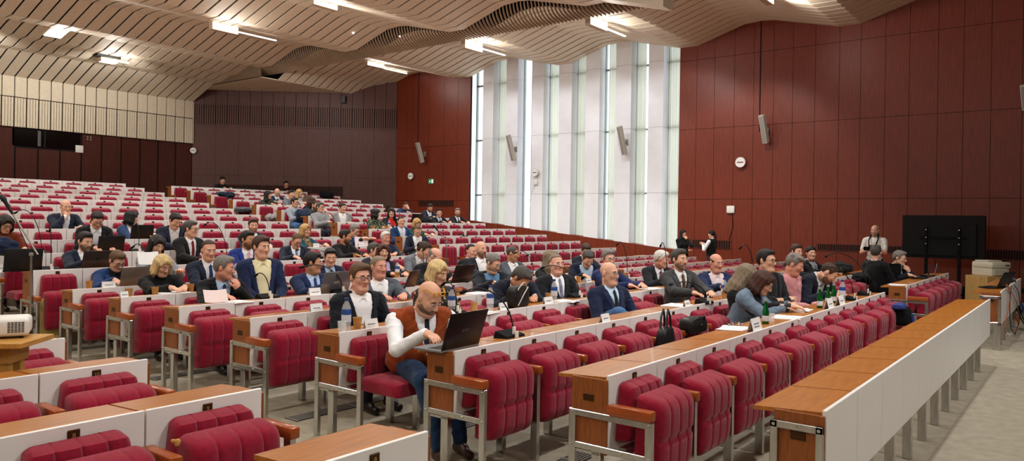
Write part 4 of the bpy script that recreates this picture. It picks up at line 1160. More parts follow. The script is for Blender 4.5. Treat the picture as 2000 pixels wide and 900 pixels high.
P(38, 'man in black suit with pale blue shirt and tie, back right', 858, 415.8, 13, a=6, pitch=2, tc='#0f1013', shirt='#cfdbe8', tie='#2c4a6c', hc='black')
P(39, 'grey-bearded man with glasses in black suit, last on the right', 894, 414, 13, a=6, pitch=2, tc='#121116', beard='dgrey', hc='grey', glasses='thin', tie='#3c3c44')
P(40, 'dark-haired man in black coat sitting alone in the last row', 435, 351.7, 20, a=20, pitch=24, lean=14, hc='black', top='sweater', tc='#0e0e10')
P(41, 'dark-haired man in maroon jacket in the last row', 559.5, 363, 20, a=10, pitch=10, lean=18, hc='black', top='jacket', tc='#371a22', shirt='#241418', skin='tan')
P(42, 'woman with long strawberry blonde hair near the back', 585, 378, 17, a=48, pitch=4, hair='long', hc='blonde', top='blouse', tc='#9d9690', female=True)
P(43, 'balding man with glasses in navy suit near the back', 541.6, 377.3, 17, a=10, pitch=28, lean=8, hair='ring', hc='grey', glasses='thin', shirt='#d7e1ee')
P(44, 'woman with very long black hair in olive top near the back', 523.7, 383.6, 16, a=66, b=30, pitch=2, hair='longdark', hc='black', top='blouse', tc='#2d2d24', female=True)
P(45, 'young man in grey tee shirt near the back', 568.8, 379, 16, a=32, pitch=6, hc='dark', hair='quiff', top='tshirt', tc='#6b7078')
P(46, 'man with glasses in pale shirt and jeans, arms crossed at the aisle', 575.8, 394.5, 14, a=52, b=25, pitch=2, lean=0, pose='crossed', hc='dark', glasses='dark', top='shirt', tc='#97a0ad', legs='#3f6390')
P(47, 'woman with dark brown bob mostly hidden near the aisle', 608.5, 400, 15, a=110, pitch=14, lean=16, hair='bob', hc='auburn', top='blouse', tc='#17161a', female=True)
P(48, 'bearded balding man in dark grey sweater', 616, 401, 14, a=42, pitch=12, lean=10, hair='crop', hc='dark', beard='dark', top='sweater', tc='#3a3e44')
P(49, 'man with glasses in light grey sweater, arms crossed at the aisle', 625.6, 403.8, 13, a=48, b=22, pitch=2, lean=0, pose='crossed', hc='dgrey', glasses='dark', top='sweater', tc='#8d8f91', legs='#232536')
P(50, 'man with tousled dark hair in light grey jacket, arms folded', 668.5, 405, 13, a=44, b=18, pitch=6, lean=4, pose='crossed', hair='messy', hc='dark', top='jacket', tc='#7b7c7a', shirt='#e6e6e8')
P(51, 'balding man in black suit left of the bald bearded man', 921, 489.6, 7, a=48, pitch=6, hair='receding', hc='dark', tc='#131417', shirt='#c9d0da', skin='pink')
P(52, 'bald bearded man in dark suit and open white shirt', 940, 485, 6, a=36, b=28, pitch=2, lean=4, hair=None, beard='brown', tc='#171a24', shirt='#f2f2f2', top='jacket')
P(53, 'grey-haired man with glasses and beard in black jacket, blue tee', 963, 517.6, 5, a=52, b=20, pitch=22, lean=12, pose='type', hair='messy', hc='grey', beard='grey', glasses='thin', tc='#191b22', shirt='#5f86ab', top='jacket', fat=1.08)
P(54, 'bald man in grey suit, in profile, behind the grey-haired man', 1002, 494, 6, a=76, b=40, pitch=10, lean=6, hair='crop', hc='dgrey', tc='#4b5058', shirt='#f0efec', skin='tan', top='jacket')
P(55, 'dark-haired man in navy bowed low behind the quilted handbag', 1016, 542.5, 4, a=55, b=20, pitch=46, lean=34, hc='dgrey', hair='short', tc='#171b2b', skin='tan')
P(56, 'woman with long ash-brown hair in black behind the man with paisley tie', 1076, 507, 5, a=105, b=40, pitch=6, hair='long', hc='ash', top='blouse', tc='#141416', female=True)
P(57, 'heavy fair man in black suit with patterned grey tie', 1087, 514, 4, a=32, b=30, pitch=0, lean=2, pose='lap', hair='receding', hc='ash', tc='#14161b', shirt='#eef0f4', tie=blotch('paisley_tie', '#6d6a80', '#8d8aa0', '#54526a', 60), fat=1.2, skin='pink')
P(58, 'dark-haired man in navy suit with head bowed over a paper cup', 1148, 504, 5, a=22, b=15, pitch=36, lean=22, hc='dgrey', tc='#161b2e', shirt='#b5cce6', fat=1.1, top='jacket')
P(580, 'man with brown hair just visible behind the bowed man', 1145, 488, 6, a=20, pitch=30, lean=10, hc='brown', tc='#1d2130', v=None)
P(59, 'grey-haired man with glasses behind the bald man with mustache', 1189, 504, 4, a=30, pitch=4, lean=4, hc='grey', hair='side', glasses='thin', tc='#1d2a55', skin='pink')
P(60, 'bald man with glasses and white mustache in navy suit and grey waistcoat', 1191, 532, 3, a=54, b=40, pitch=2, lean=2, pose='lap', hair=None, mustache='white', glasses='thin', tc='#18203c', shirt='#b9d2e6', tie='#1c1d24', vest='#3a3c42', fat=1.12, knee=True, legs='#3f6390', skin='fair')
P(61, 'white-haired man in dark suit and red tie, leaning forward', 1292, 505, 4, a=80, b=40, pitch=14, lean=20, hair='side', hc='white', tc='#1a1b20', shirt='#eef0f4', tie='#6d2233', skin='ruddy')
P(62, 'bearded man with swept grey hair in grey three-piece suit', 1327.6, 505, 3, a=46, b=34, pitch=0, lean=4, pose='desk', hair='quiff', hc='dgrey', beard='dgrey', tc='#3a3b3c', shirt='#dfe0e2', tie='#5a3c26', vest='#2a201e')
P(63, 'bald man in blue suit and pale pink shirt', 1399, 511.6, 3, a=36, b=24, pitch=8, lean=6, hair='ring', hc='brown', tc='#1b2746', shirt='#e3cfd2', skin='ruddy', fat=1.1, top='jacket')
P(64, 'woman with long wavy blonde-brown hair in black, face turned away', 1458, 537, 2, a=105, b=60, pitch=34, lean=2, hair='long', hc='ash', top='blouse', tc='#0f0f11', female=True)
P(65, 'woman with auburn bob and glasses in blue-grey jacket writing', 1492, 551, 2, a=74, b=68, pitch=30, lean=25, pose='write', hair='wavybob', hc='auburn', glasses='thin', tc='#66788a', shirt='#2b2c34', female=True, top='jacket')
P(66, 'man with glasses in black jacket sitting with arms crossed', 1498, 507, 2, a=60, b=45, pitch=2, lean=2, pose='crossed', hair='short', hc='dark', glasses='dark', tc='#151619', shirt='#1c1d20', fat=1.08, top='jacket', skin='fair')
P(67, 'curly grey-haired man in pink shirt looking down', 1552.7, 515, 2, a=80, b=55, pitch=22, lean=8, pose='lap', hair='messy', hc='grey', top='shirt', tc='#c9898c', skin='ruddy', fat=1.12)
P(68, 'young man with brown fringe behind the man in pink', 1557, 490, 3, a=40, pitch=6, hc='brown', top='sweater', tc='#1a1a1e', skin='pink')
P(69, 'dark-haired woman with grey scarf over black jacket', 1585, 493, 3, a=24, pitch=2, hair='pony', hc='black', top='blouse', tc='#101012', female=True, scarf='#8a8d90')
P(70, 'bearded man in navy suit bending low over the desk', 1619.6, 532, 2, a=82, b=55, pitch=44, lean=36, hair='crop', hc='brown', beard='dark', tc='#151a2a', shirt='#dfe6ee')
P(74, 'man in black suit seen from behind on office chair', 1711.7, 492, 2, a=165, b=140, pitch=-4, lean=4, hair='messy', hc='dgrey', tc='#0f0f11', pose='lap')
P(75, 'grey-haired man in dark suit with chin in hand using laptop', 1758, 503, 2, a=72, b=45, pitch=10, lean=18, pose='chinL', hair='side', hc='grey', glasses='thin', tc='#171a22', shirt='#dfe6ee', v=D(3)-.45)
P(71, 'woman with long black hair in black dress standing at window edge', 1334, 457, None, a=50, b=20, pitch=2, lean=0, stand=18.6, pose='facehand', hair='longdark', hc='black', top='blouse', tc='#0d0d0f', female=True, legs='#0d0d0f')
P(72, 'woman with black ponytail, black waistcoat and white sleeves, standing turned away', 1390, 460, None, a=-115, b=-120, pitch=12, lean=0, stand=18.5, pose='cup', hair='pony', hc='black', top='vest', tc='#0d0d0f', shirt='#eceef0', female=True, legs='#3a2a38')
P(73, 'photographer in white tee shirt with camera, standing by dark wall', 1709, 449, None, a=-18, b=-12, pitch=4, lean=0, stand=17.4, pose='photo', hair='ring', hc='grey', top='tshirt', tc='#e4e2da', skin='pink', beard='grey', legs='#2a2b30')
occupied = set(); cast = {}
def seat_of(u, v):
    k = round((v+.30-D1)/PITCH)   # row whose panel carries the seat
    k -= 0
    kk = int(round((v+.30-D1)/PITCH+1))-1
    best = None
    for s in slots:
        if s[1] == kk and (best is None or abs(s[3]-u) < abs(best[3]-u)): best = s
    return best
for i, (a_, kw) in people.items():
    r, info = person(*a_, **kw); cast[i] = (r, info)
    if kw.get('stand') is None:
        k = a_[3]; u = info['loc'][0]
        c = [s for s in slots if s[1] == k]
        b_ = min(c, key=lambda s: abs(s[3]-u))
        if abs(b_[3]-u) < .5: occupied.add(b_[:3])
for s in (('right', 19, 0), ('right', 18, 0), ('right', 17, 0), ('right', 16, 0), ('right', 15, 0), ('right', 10, 0), ('right', 9, 0), ('middle', 9, 0)): occupied.add(s)
build_blocks(occupied)
grates()
# ================================================================== THINGS ON THE DESKS AND WALLS
def on_desk(px, py, k, lo=.04, hi=.31):
    z = ztop(k)
    if z < 1.35:
        p = at_z(px, py, z); v = min(max(p.y, D(k)+lo), D(k)+hi)
        p = at_v(px, py, v) if abs(v-p.y) > 1e-4 else p
    else: p = at_v(px, py, D(k)+.17)
    return Vector((p.x, p.y, z - .003 - .018*(p.y-D(k)-.016)/.32 + .004))
# ---- gooseneck microphones: base pixel, tip pixel, row
MICB = {}
def mic(label, bx, by, k, tx, ty, dv=.12, lo=.05, hi=.28):
    p = on_desk(bx, by, k, lo, hi); t = thing('gooseneck_microphone', label, 'microphone', p, 0, 'gooseneck microphones on the desks')
    if 'b' not in MICB:
        m = MB(); m.add([(-.11, -.06, 0), (.11, -.06, 0), (.11, .07, 0), (-.11, .07, 0), (-.105, -.055, .022), (.105, -.055, .022), (.10, .06, .052), (-.10, .06, .052)],
                        [(0, 3, 2, 1), (4, 5, 6, 7), (0, 1, 5, 4), (1, 2, 6, 5), (2, 3, 7, 6), (3, 0, 4, 7)]); MICB['b'] = m.mesh('base', BLACKM)
        m = MB(); m.rbox(-.018, .018, -.068, -.058, .0, .055, .002); m.rbox(-.014, .014, -.045, -.03, .03, .085, .003); MICB['l'] = m.mesh('label_tag', WPLAST)
        m = MB()
        for i in range(4): m.cyl((.035+.018*i, -.02, .03), (.035+.018*i, -.02, .037), .006, None, 8)
        MICB['k'] = m.mesh('buttons', GREYP)
    for n, q in (('base', 'b'), ('label_tag', 'l'), ('buttons', 'k')): link(n, MICB[q], t)
    tip = at_v(tx, ty, p.y+dv); L = tip-p; b = Vector((0, -.03, .04))
    H = max(L.z, .1)
    pts = []
    c1 = Vector((b.x+L.x*.05, b.y, b.z+H*.75)); c2 = Vector((L.x*.6, L.y*.6, L.z+H*.22))
    for i in range(15):
        s = i/14; pts.append(b*(1-s)**3+c1*3*s*(1-s)**2+c2*3*s*s*(1-s)+L*s**3)
    MB().tube(pts, .0055, 8).obj('gooseneck', BLACK, t, True)
    d = (pts[-1]-pts[-3]).normalized()
    MB().tube([L-d*.012, L, L+d*.03, L+d*.045], [.008, .0125, .0125, .007], 10).obj('microphone_head', BLACKM, t, True)
    return t
mic('gooseneck microphone right of the black laptop the vest man types on', 996, 657, 3, 909, 569, .2)
mic('gooseneck microphone in front of the blonde woman in patterned dress', 888, 611, 4, 868, 553, .12)
mic('gooseneck microphone in front of the quilted handbag', 998, 600, 4, 872, 573, .2)
mic('gooseneck microphone in front of the heavy man with paisley tie', 1127, 579, 4, 1062, 522, .25)
mic('gooseneck microphone beside bald man in grey suit', 1040, 534, 6, 1008, 493, .1)
mic('gooseneck microphone behind the bald man in grey suit', 1060, 529, 6, 1031, 498, .1)
mic('tall gooseneck microphone right of the grey-haired man with glasses', 1222, 540, 5, 1207, 476, .1)
mic('tall gooseneck microphone crossing the white-haired man', 1299, 556, 4, 1291, 478, .1)
mic('gooseneck microphone left of the man with crossed arms', 1470, 548, 3, 1448, 482, .1)
mic('gooseneck microphone beside three green bottles, long neck', 1662, 586, 2, 1600, 527, .12)
mic('gooseneck microphone beside the black swivel chair', 1689, 576, 2, 1615, 500, .2)
mic('gooseneck microphone in front of the man in cream shirt', 523, 581, 6, 502, 536, .1)
mic('gooseneck microphone in front of the silver laptop', 666, 574, 6, 592, 521, .1)
mic('gooseneck microphone in front of the young woman in grey', 292, 512, 8, 261, 481, .1)
mic('gooseneck microphone at far left beside the floor microphone stand', 98, 491, 9, 98, 447, .05)
mic('gooseneck microphone behind the loose papers at left', 80, 465, 10, 33, 414, .15)
mic('gooseneck microphone left of the man bending in navy', 270, 461, 10, 266, 438, .08)
mic('gooseneck microphone with white tag left of the bright blue suit', 442, 485, 9, 402, 438, .1)
mic('gooseneck microphone in front of the grey-haired man in black jacket', 972, 572, 5, 915, 549, .1)
mic('gooseneck microphone near the grey three-piece suit', 1376, 597, 3, 1312, 555, .1)
mic('gooseneck microphone by the stooping man in checks', 825, 548, 7, 817, 476, .1)
mic('gooseneck microphone at aisle seat of far right block', 905, 475, 11, 916, 466, .1)
mic('gooseneck microphone before the man in black jacket', 640, 508, 9, 582, 488, .1)
# ---- bottles
CLEAR = mat('clear_plastic', '#f4f8fa', .08, spec=.8, alpha=.28)
BLUEL = mat('blue_bottle_label', '#27509a', .5); WLAB = mat('white_bottle_label', '#cfd3da', .5); GREEN = mat('green_glass', '#0b6a2c', .08, trans=.55, ior=1.4); CAPB = mat('blue_cap', '#27397c', .4)
def bottle(label, px, py, k, h=.25, loc=None):
    p = loc or on_desk(px, py, k); t = thing('water_bottle', label, 'bottle', p, 0, 'clear water bottles'); s = h/.25
    MB().lathe([(.0, .004), (.028, 0), (.034, .006), (.033, .05), (.034, .10), (.032, .12), (.034, .165), (.028, .19), (.014, .222), (.013, .235)], 20).obj('bottle', CLEAR, t, True).scale = (s, s, s)
    MB().lathe([(.0145, .228), (.0155, .229), (.0155, .248), (.0, .250)], 16).obj('cap', CAPB, t, True).scale = (s, s, s)
    MB().lathe([(.0348, .128), (.0352, .13), (.0352, .166), (.0348, .168)], 20, caps=False).obj('blue_label', BLUEL, t, True).scale = (s, s, s)
    MB().lathe([(.0348, .075), (.0350, .077), (.0350, .127), (.0348, .128)], 20, caps=False).obj('white_label', WLAB, t, True).scale = (s, s, s)
bottle('big clear water bottle left of the big man with glasses', 676, 648, 4, .26)
bottle('clear water bottle behind the vest man, by blonde woman', 882, 598, 4)
bottle('clear water bottle left of quilted handbag', 957, 607, 4)
bottle('clear water bottle in front of man with paisley tie', 1082, 590, 4)
bottle('clear water bottle between bearded man in blue and man in cream', 461, 512, 8)
bottle('clear water bottle beside woman in lavender blouse', 776, 529, 7)
bottle('clear water bottle in front of bald man in blue suit', 1414, 585, 3)
bottle('clear water bottle right of the green bottles', 1645, 588, 2)
bottle('small water bottle in front of woman in red top', 760, 434, 12)
def gbottle(label, px, py, k):
    p = on_desk(px, py, k); t = thing('green_bottle', label, 'bottle', p, 0, 'green glass bottles')
    MB().lathe([(0, .003), (.026, 0), (.029, .005), (.029, .10), (.026, .125), (.013, .165), (.012, .20), (.0135, .203), (.0135, .212), (.011, .212)], 20).obj('bottle', GREEN, t, True)
    MB().lathe([(.0293, .03), (.0296, .032), (.0296, .075), (.0293, .077)], 20, caps=False).obj('label', WLAB, t, True)
    MB().lathe([(.0138, .198), (.0142, .199), (.0142, .216), (0, .2165)], 14).obj('cap', mat('green_cap', '#9aa79b', .5), t, True)
gbottle('green glass bottle in front of the woman writing', 1495, 632, 2)
gbottle('green glass bottle, leftmost of the three grouped ones', 1601, 601, 2)
gbottle('green glass bottle, middle of the three grouped ones', 1617, 594, 2)
gbottle('green glass bottle, rightmost of the three grouped ones', 1628, 591, 2)
# ---- cups
KRAFT = mat('kraft_cup', '#b98a4e', .7, noise=.06, scale=30); COFFEE = mat('coffee', '#2a160b', .2)
CUPM = [MB().lathe([(0, .002), (.026, 0), (.036, .088), (.038, .092), (.035, .092), (.0335, .08)], 18).mesh('cup_body', KRAFT, True), MB().lathe([(0.0, .0825), (.0335, .0825)], 18, caps=False).mesh('coffee', COFFEE)]
def cup(label, px, py, k):
    t = thing('paper_cup', label, 'cup', on_desk(px, py, k), 0, 'kraft paper cups'); link('cup_body', CUPM[0], t); link('coffee', CUPM[1], t)
for l, x, y, k in [('kraft paper cup left of man in blue jacket', 174, 563, 8), ('kraft paper cup with dark logo beside blonde woman', 252, 580, 7), ('kraft paper cup in front of blonde woman in black lace', 303, 577, 7),
                   ('kraft paper cup behind grey-haired older man', 373, 551, 7), ('kraft paper cup beside the big water bottle', 698, 641, 4), ('kraft paper cup right of vest man laptop', 926, 608, 4),
                   ('kraft paper cup behind bottle of the blonde woman', 896, 577, 5), ('kraft paper cup left of bottle before paisley tie man', 1071, 587, 4), ('tall yellow-brown paper cup before bowed man', 1130, 552, 5),
                   ('kraft paper cup in front of lavender blouse woman', 775, 545, 7), ('kraft paper cup before the blonde with scarf', 606, 484, 10), ('kraft paper cup in front of long-haired man in black', 693, 502, 9),
                   ('kraft paper cup right of bald man with mustache', 1222, 546, 5), ('kraft paper cup before floral blouse woman', 730, 434, 12), ('kraft paper cup before woman in red top', 754, 435, 12), ('kraft paper cup beside the woman in black at the desk end', 1415, 594, 3),
                   ('kraft paper cup left of stack in front of stooping man', 797, 527, 7)]: cup(l, x, y, k)
t = thing('drinking_glass', 'small clear drinking glass beside the big water bottle', 'glass', on_desk(668, 651, 4), 0)
MB().lathe([(0, .003), (.028, 0), (.034, .09), (.032, .09), (.026, .008), (0, .008)], 20).obj('tumbler', CLEAR, t, True)
t = thing('drinking_glass', 'small clear drinking glass beside the single green bottle', 'glass', on_desk(1507, 628, 2), 0)
MB().lathe([(0, .003), (.024, 0), (.028, .08), (.026, .08), (.022, .008), (0, .008)], 20).obj('tumbler', CLEAR, t, True)
# ---- folded name cards
def card(label, px, py, k, w=.13, h=.075, rz=0, lines=1):
    t = thing('name_card', label, 'name card', on_desk(px, py, k), rz, 'folded white name cards')
    m = MB(); d = h*.55
    a = [(-w/2, -d/2, 0), (w/2, -d/2, 0), (w/2, 0, h), (-w/2, 0, h)]; b = [(-w/2, 0, h), (w/2, 0, h), (w/2, d/2, 0), (-w/2, d/2, 0)]
    for q in (a, b):
        n = (Vector(q[1])-Vector(q[0])).cross(Vector(q[2])-Vector(q[0])).normalized()*.0012
        vs = [Vector(p) for p in q]+[Vector(p)-n for p in q]
        m.add(vs, [(0, 1, 2, 3), (7, 6, 5, 4), (0, 4, 5, 1), (1, 5, 6, 2), (2, 6, 7, 3), (3, 7, 4, 0)])
    m.obj('folded_card', PAPER, t)
    m = MB(); ang = math.atan2(d/2, h)
    rr = random.Random(int(px*7+py))
    for li in range(lines):
        z = h*(.45-.2*li+.1*(lines-1)); x = -w*.3
        while x < w*.28:
            l_ = rr.uniform(.006, .013); yy = -d/2+d/2*z/h-.0008; z2 = z+.008; y2 = -d/2+d/2*z2/h-.0008
            m.add([(x, yy, z), (x+l_, yy, z), (x+l_, y2, z2), (x, y2, z2)], [(0, 1, 2, 3)]); x += l_+.003
    m.obj('printed_name', INK, t)
for l, x, y, k, w, h, n in [('large white name card left of the papers in front of the writing woman', 1474, 652, 2, .20, .11, 2), ('large white name card behind the green bottles, left one', 1619, 606, 2, .20, .11, 1), ('large white name card behind the green bottles, right one', 1641, 598, 2, .20, .11, 1),
        ('white name card in front of the big man with glasses', 724, 642, 4, .13, .08, 1), ('white name card on empty desk left of the big man', 617, 611, 5, .13, .08, 1), ('white name card before the man in blue suit profile', 614, 580, 6, .15, .09, 1),
        ('white name card before the man in cream shirt', 545, 565, 7, .15, .09, 1), ('white name card in front of man in blue jacket', 212, 564, 8, .15, .08, 1), ('white name card beside young woman in grey', 278, 490, 9, .13, .08, 1),
        ('white name card behind short-haired man in navy', 426, 486, 9, .13, .08, 1), ('white name card before cropped-hair man with glasses', 534, 511, 8, .13, .08, 1), ('white name card before the blonde with scarf', 617, 485, 10, .13, .08, 1),
        ('white name card by the sheet the grey-haired man reads', 705, 483, 10, .13, .08, 1), ('white name card before the fair man in grey jacket', 737, 612, 5, .15, .08, 1), ('white name card left of quilted handbag man', 982, 607, 4, .12, .08, 1),
        ('white name card before man with paisley tie', 1070, 595, 4, .15, .08, 1), ('white name card left of the paisley tie man', 1049, 563, 5, .12, .08, 1), ('white name card in front of bowed man in navy', 1149, 553, 5, .14, .07, 1),
        ('white name card on the empty desk in front of white-fronted row', 1181, 631, 3, .13, .08, 1), ('small white name card on papers before grey three-piece suit', 1341, 599, 3, .12, .07, 1), ('white name card in front of microphone at far left', 6, 497, 9, .12, .10, 1),
        ('white name card beside the blonde in lace, near cup', 242, 585, 7, .08, .07, 1)]: card(l, x, y, k, w, h, 0, n)
# ---- papers
def papers(label, px, py, k, w=.21, d=.29, rz=.2, n=3, mats=None, cat='papers', hi=.26):
    p = on_desk(px, py, k, .10, hi); t = thing('paper_stack', label, cat, p+Vector((0, 0, .001)), rz, 'paper stacks on the desks'); rr = random.Random(int(px))
    for i in range(n):
        m = MB(); a = rr.uniform(-.25, .25); R = Matrix.Rotation(a, 4, 'Z')
        d_ = min(d, .27)
        m.box(-w/2, w/2, -d_/2, d_/2, .003*i+.0003, .003*i+.0025, 0, R)
        if i == n-1:
            for q in range(9):
                y = d_/2-.03-q*.024; m.box(-w/2+.025, w/2-.025-rr.uniform(0, .07), y, y+.0028, .003*i+.0026, .003*i+.0029, 1, R)
        m.obj('sheet', [PAPER, INK], t)
for l, x, y, k, w, n in [('stack of papers on red folder before pink shirt man', 1555, 605, 2, .3, 7), ('white papers beside the writing woman', 1538, 620, 2, .3, 3), ('papers and trinkets left of large name card', 1437, 640, 2, .28, 3), ('open papers before the grey three-piece suit', 1322, 596, 3, .3, 4),
        ('papers before the white-haired man', 1272, 563, 4, .3, 3), ('papers under the blonde woman in lace', 338, 571, 7, .3, 4), ('loose papers at left below the balding man', 96, 444, 11, .22, 2), ('white papers in front of the grey-haired man in black', 935, 573, 5, .28, 4),
        ('white papers before cup right of vest man', 945, 613, 4, .2, 2), ('papers before the paisley tie man', 1105, 597, 4, .22, 2), ('papers before grey-haired older man', 465, 590, 6, .22, 3), ('papers before the chin in hand man', 1755, 556, 2, .3, 3), ('white papers on back row desk at right aisle', 395, 366, 20, .25, 2)]: papers(l, x, y, k, w, .24, .15, n)
p = on_desk(1437, 634, 2); t = thing('trinket_pile', 'small pile of shiny wrapped sweets on the papers at left', 'sweets', p+Vector((0, 0, .012)), 0)
rr = random.Random(3); 
for i in range(22):
    m = MB(); m.sphere((rr.uniform(-.09, .09), rr.uniform(-.04, .04), rr.uniform(.006, .014)), (.012, .009, .006), 8)
    m.obj('sweet', mat('wrapper_%d' % (i % 4), ['#c9c4bd', '#8e3a35', '#5d6a80', '#b9a05a'][i % 4], .25, metal=.5), t, True)
# sheet held by people
def held_sheet(label, c, w, h, tiltx, rz, col=PAPER):
    M = Matrix.Translation(c) @ Matrix.Rotation(rz, 4, 'Z') @ Matrix.Rotation(tiltx, 4, 'X')
    m = MB(); n = 6
    for i in range(n):
        a, b = -w/2+w*i/n, -w/2+w*(i+1)/n; f = lambda x: .02*math.cos(x/w*3)
        m.add([M @ Vector((a, f(a), -h/2)), M @ Vector((b, f(b), -h/2)), M @ Vector((b, f(b), h/2)), M @ Vector((a, f(a), h/2))], [(0, 1, 2, 3)])
        m.add([M @ Vector((a, f(a)+.001, -h/2)), M @ Vector((b, f(b)+.001, -h/2)), M @ Vector((b, f(b)+.001, h/2)), M @ Vector((a, f(a)+.001, h/2))], [(3, 2, 1, 0)])
    tag(m.obj('paper_sheet', col, None, True), label, 'paper')
q = on_desk(425, 594, 6); held_sheet('pinkish sheet of paper standing before the grey-haired older man', q+Vector((.05, .12, .075)), .22, .15, -.7, -.3, mat('pink_paper', '#e6d3d0', .8))
q = at_v(706, 474, D(10)+.32); held_sheet('pale sheet held by the grey-haired man in blue shirt', q, .26, .28, -.5, -.5, mat('lilac_paper', '#d6cdd2', .8))
q = at_v(290, 492, D(8)+.22); held_sheet('sheet of paper held up before the young woman in grey', at_v(290, 503, D(8)+.2), .24, .17, -.5, -.2)
# ---- laptops (lid back towards the stage)
def laptop(label, px, py, k, lid, w=.36, ang=105, rz=0, logo=None, logocol=None, base=None, hi=.27, dep=.24):
    p = on_desk(px, py, k, .05, hi); t = thing('laptop', label, 'laptop', p, rz, 'laptops on the desks')
    MB().rbox(-w/2, w/2, -.0, dep, .002, .018, .005).obj('keyboard_base', base or BLACKM, t, True)
    kb = MB()
    for r in range(5):
        for c in range(13): kb.box(-w*.44+c*w*.068, -w*.44+c*w*.068+w*.056, .04+r*.02, .04+r*.02+.016, .018, .0195)
    kb.obj('keys', mat('laptop_keys', '#2b2b2e', .6), t)
    a = math.radians(ang-90); R = Matrix.Translation((0, .004, .016)) @ Matrix.Rotation(a, 4, 'X')
    h = w*.64
    ld = MB().rbox(-w/2, w/2, -.004, .004, 0, h, .004, 0, R).obj('lid', lid, t, True)
    MB().box(-w/2+.012, w/2-.012, .0041, .0048, .018, h-.012, 0, R).obj('screen', mat('laptop_screen', '#0c0e14', .15, emit='#9fb2cc', estr=.25), t)
    if logo == 'apple':
        m = MB(); m.sphere((-.006, -.0045, h/2), (.013, .0008, .016), 12, 0, R); m.sphere((.006, -.0045, h/2), (.013, .0008, .016), 12, 0, R); m.sphere((.005, -.0045, h/2+.022), (.003, .0008, .007), 8, 0, R); m.obj('lid_emblem', logocol, t, True)
    elif logo:
        o = link('lid_lettering', text_mesh(logo, .042), t); o.matrix_local = R @ Matrix.Translation((0, -.0046, h*.5)) @ Matrix.Rotation(PI/2, 4, 'X'); o.data.materials.append(logocol)
    return t
SILV = mat('silver_lid', '#8f8f90', .35, metal=.6); BROWNLID = mat('bronze_lid', '#4a3c35', .35, metal=.6); TAUPE = mat('taupe_lid', '#8d7f72', .35, metal=.5)
LETG = mat('lid_letters', '#77787a', .4, metal=.5)
laptop('open black laptop the man in the rust vest types on', 900, 682, 3, BLACK, .40, 108, .06, 'acer', LETG, base=mat('laptop_grey_deck', '#77787c', .5), hi=.2)
laptop('silver laptop right of the man in blue suit profile', 653, 573, 6, SILV, .40, 110, 0, 'acer', mat('lid_letters_light', '#d5d5d6', .4), base=SILV)
laptop('brownish laptop with fruit emblem before bearded man in navy', 188, 524, 9, BROWNLID, .36, 108, 0, 'apple', BLACK)
laptop('silver-bronze laptop in front of man in blue jacket', 262, 559, 8, TAUPE, .36, 105, .1, None, None, base=SILV)
laptop('black laptop at far left before woman in rust', 45, 494, 9, BLACK, .42, 100, 0)
laptop('black laptop before dark-haired man in black suit', 216, 467, 10, BLACK, .38, 104, 0)
laptop('black laptop hiding the woman in denim jacket', 277, 444, 11, BLACK, .38, 100, 0)
laptop('brown-black laptop before the bald bearded man', 900, 553, 6, BROWNLID, .40, 112, 0)
laptop('dark bronze laptop left of the bald man in black jacket', 800, 562, 6, BROWNLID, .34, 112, .4)
laptop('brown laptop lid at the upper wooden wall', 757, 421, 15, BROWNLID, .36, 112, .2)
laptop('black bag-like laptop before man in black suit, back right', 812, 434, 13, BLACK, .42, 112, 0)
laptop('tan laptop before the strawberry blonde woman', 598, 395, 17, TAUPE, .36, 108, .2)
laptop('dark laptop open before the chin in hand man', 1812, 547, 2, BLACK, .36, 100, .1)
laptop('thin laptop open at far end of the right desk', 1826, 541, 2, BLACK, .34, 100, .16)
laptop('black laptop open on the right front desk near the printer', 1958, 566, 1, BLACK, .38, 114, -.3)
# phone and pen
q = cast[65][1]['W']; loc = Vector(cast[65][1]['loc']); Rz = Matrix.Rotation(cast[65][1]['by'], 3, 'Z')
pw = loc+Rz @ Vector(q[-1]); m = MB(); m.tube([pw+Vector((.05, -.06, -.02)), pw+Vector((.0, -.05, .10))], .005, 8); tag(m.obj('pen', WPLAST, None, True), 'white pen in the hand of the writing woman', 'pen')
# ---- bags
LEATH = mat('black_leather', '#111113', .45, bump=.2, bscale=60); QUILT = mat('quilted_black', '#151517', .4, bump=.6, bscale=45)
def soft_box(mb, c, s, r=.06, n=10, M=None):
    bm = bmesh.new(); bmesh.ops.create_cube(bm, size=2); bmesh.ops.subdivide_edges(bm, edges=bm.edges[:], cuts=n, use_grid_fill=True)
    for v in bm.verts:
        p = v.co; q = Vector([math.copysign(abs(a)**1, a) for a in p]); L = (abs(p.x)**5+abs(p.y)**5+abs(p.z)**5)**(1/5); p = p/L
        v.co = Vector((c[0]+p.x*s[0], c[1]+p.y*s[1]*(1-.25*max(0, p.z)), c[2]+p.z*s[2]))
    return mb.bm(bm, 0, M)
p = on_desk(1012, 614, 4, .1, .2)
t = thing('quilted_handbag', 'black quilted handbag with pale strap on the desk', 'handbag', p+Vector((.02, .02, 0)), .1)
soft_box(MB(), (0, 0, .11), (.15, .06, .11)).obj('bag_body', QUILT, t, True)
pts = [(-.13+.0*i, -.055, .06) for i in range(1)]+[(-.12+.24*s, -.03-.03*math.sin(s*PI), .12+.13*math.sin(s*PI*.9)) for s in [i/10 for i in range(11)]]
MB().tube(pts[1:], .006, 6).obj('strap', mat('pale_strap', '#cfc2b2', .5), t, True)
MB().tube([(-.10, -.064, .03), (0, -.07, .14), (.09, -.06, .2)], .006, 6).obj('strap', mat('pale_strap', '#cfc2b2', .5), t, True)
p = at_v(1289, 664, D(3)-.27)
t = thing('tote_bag', 'black tote bag with tall handles standing on a folded seat', 'handbag', (p.x, D(3)-.32, .52), .2)
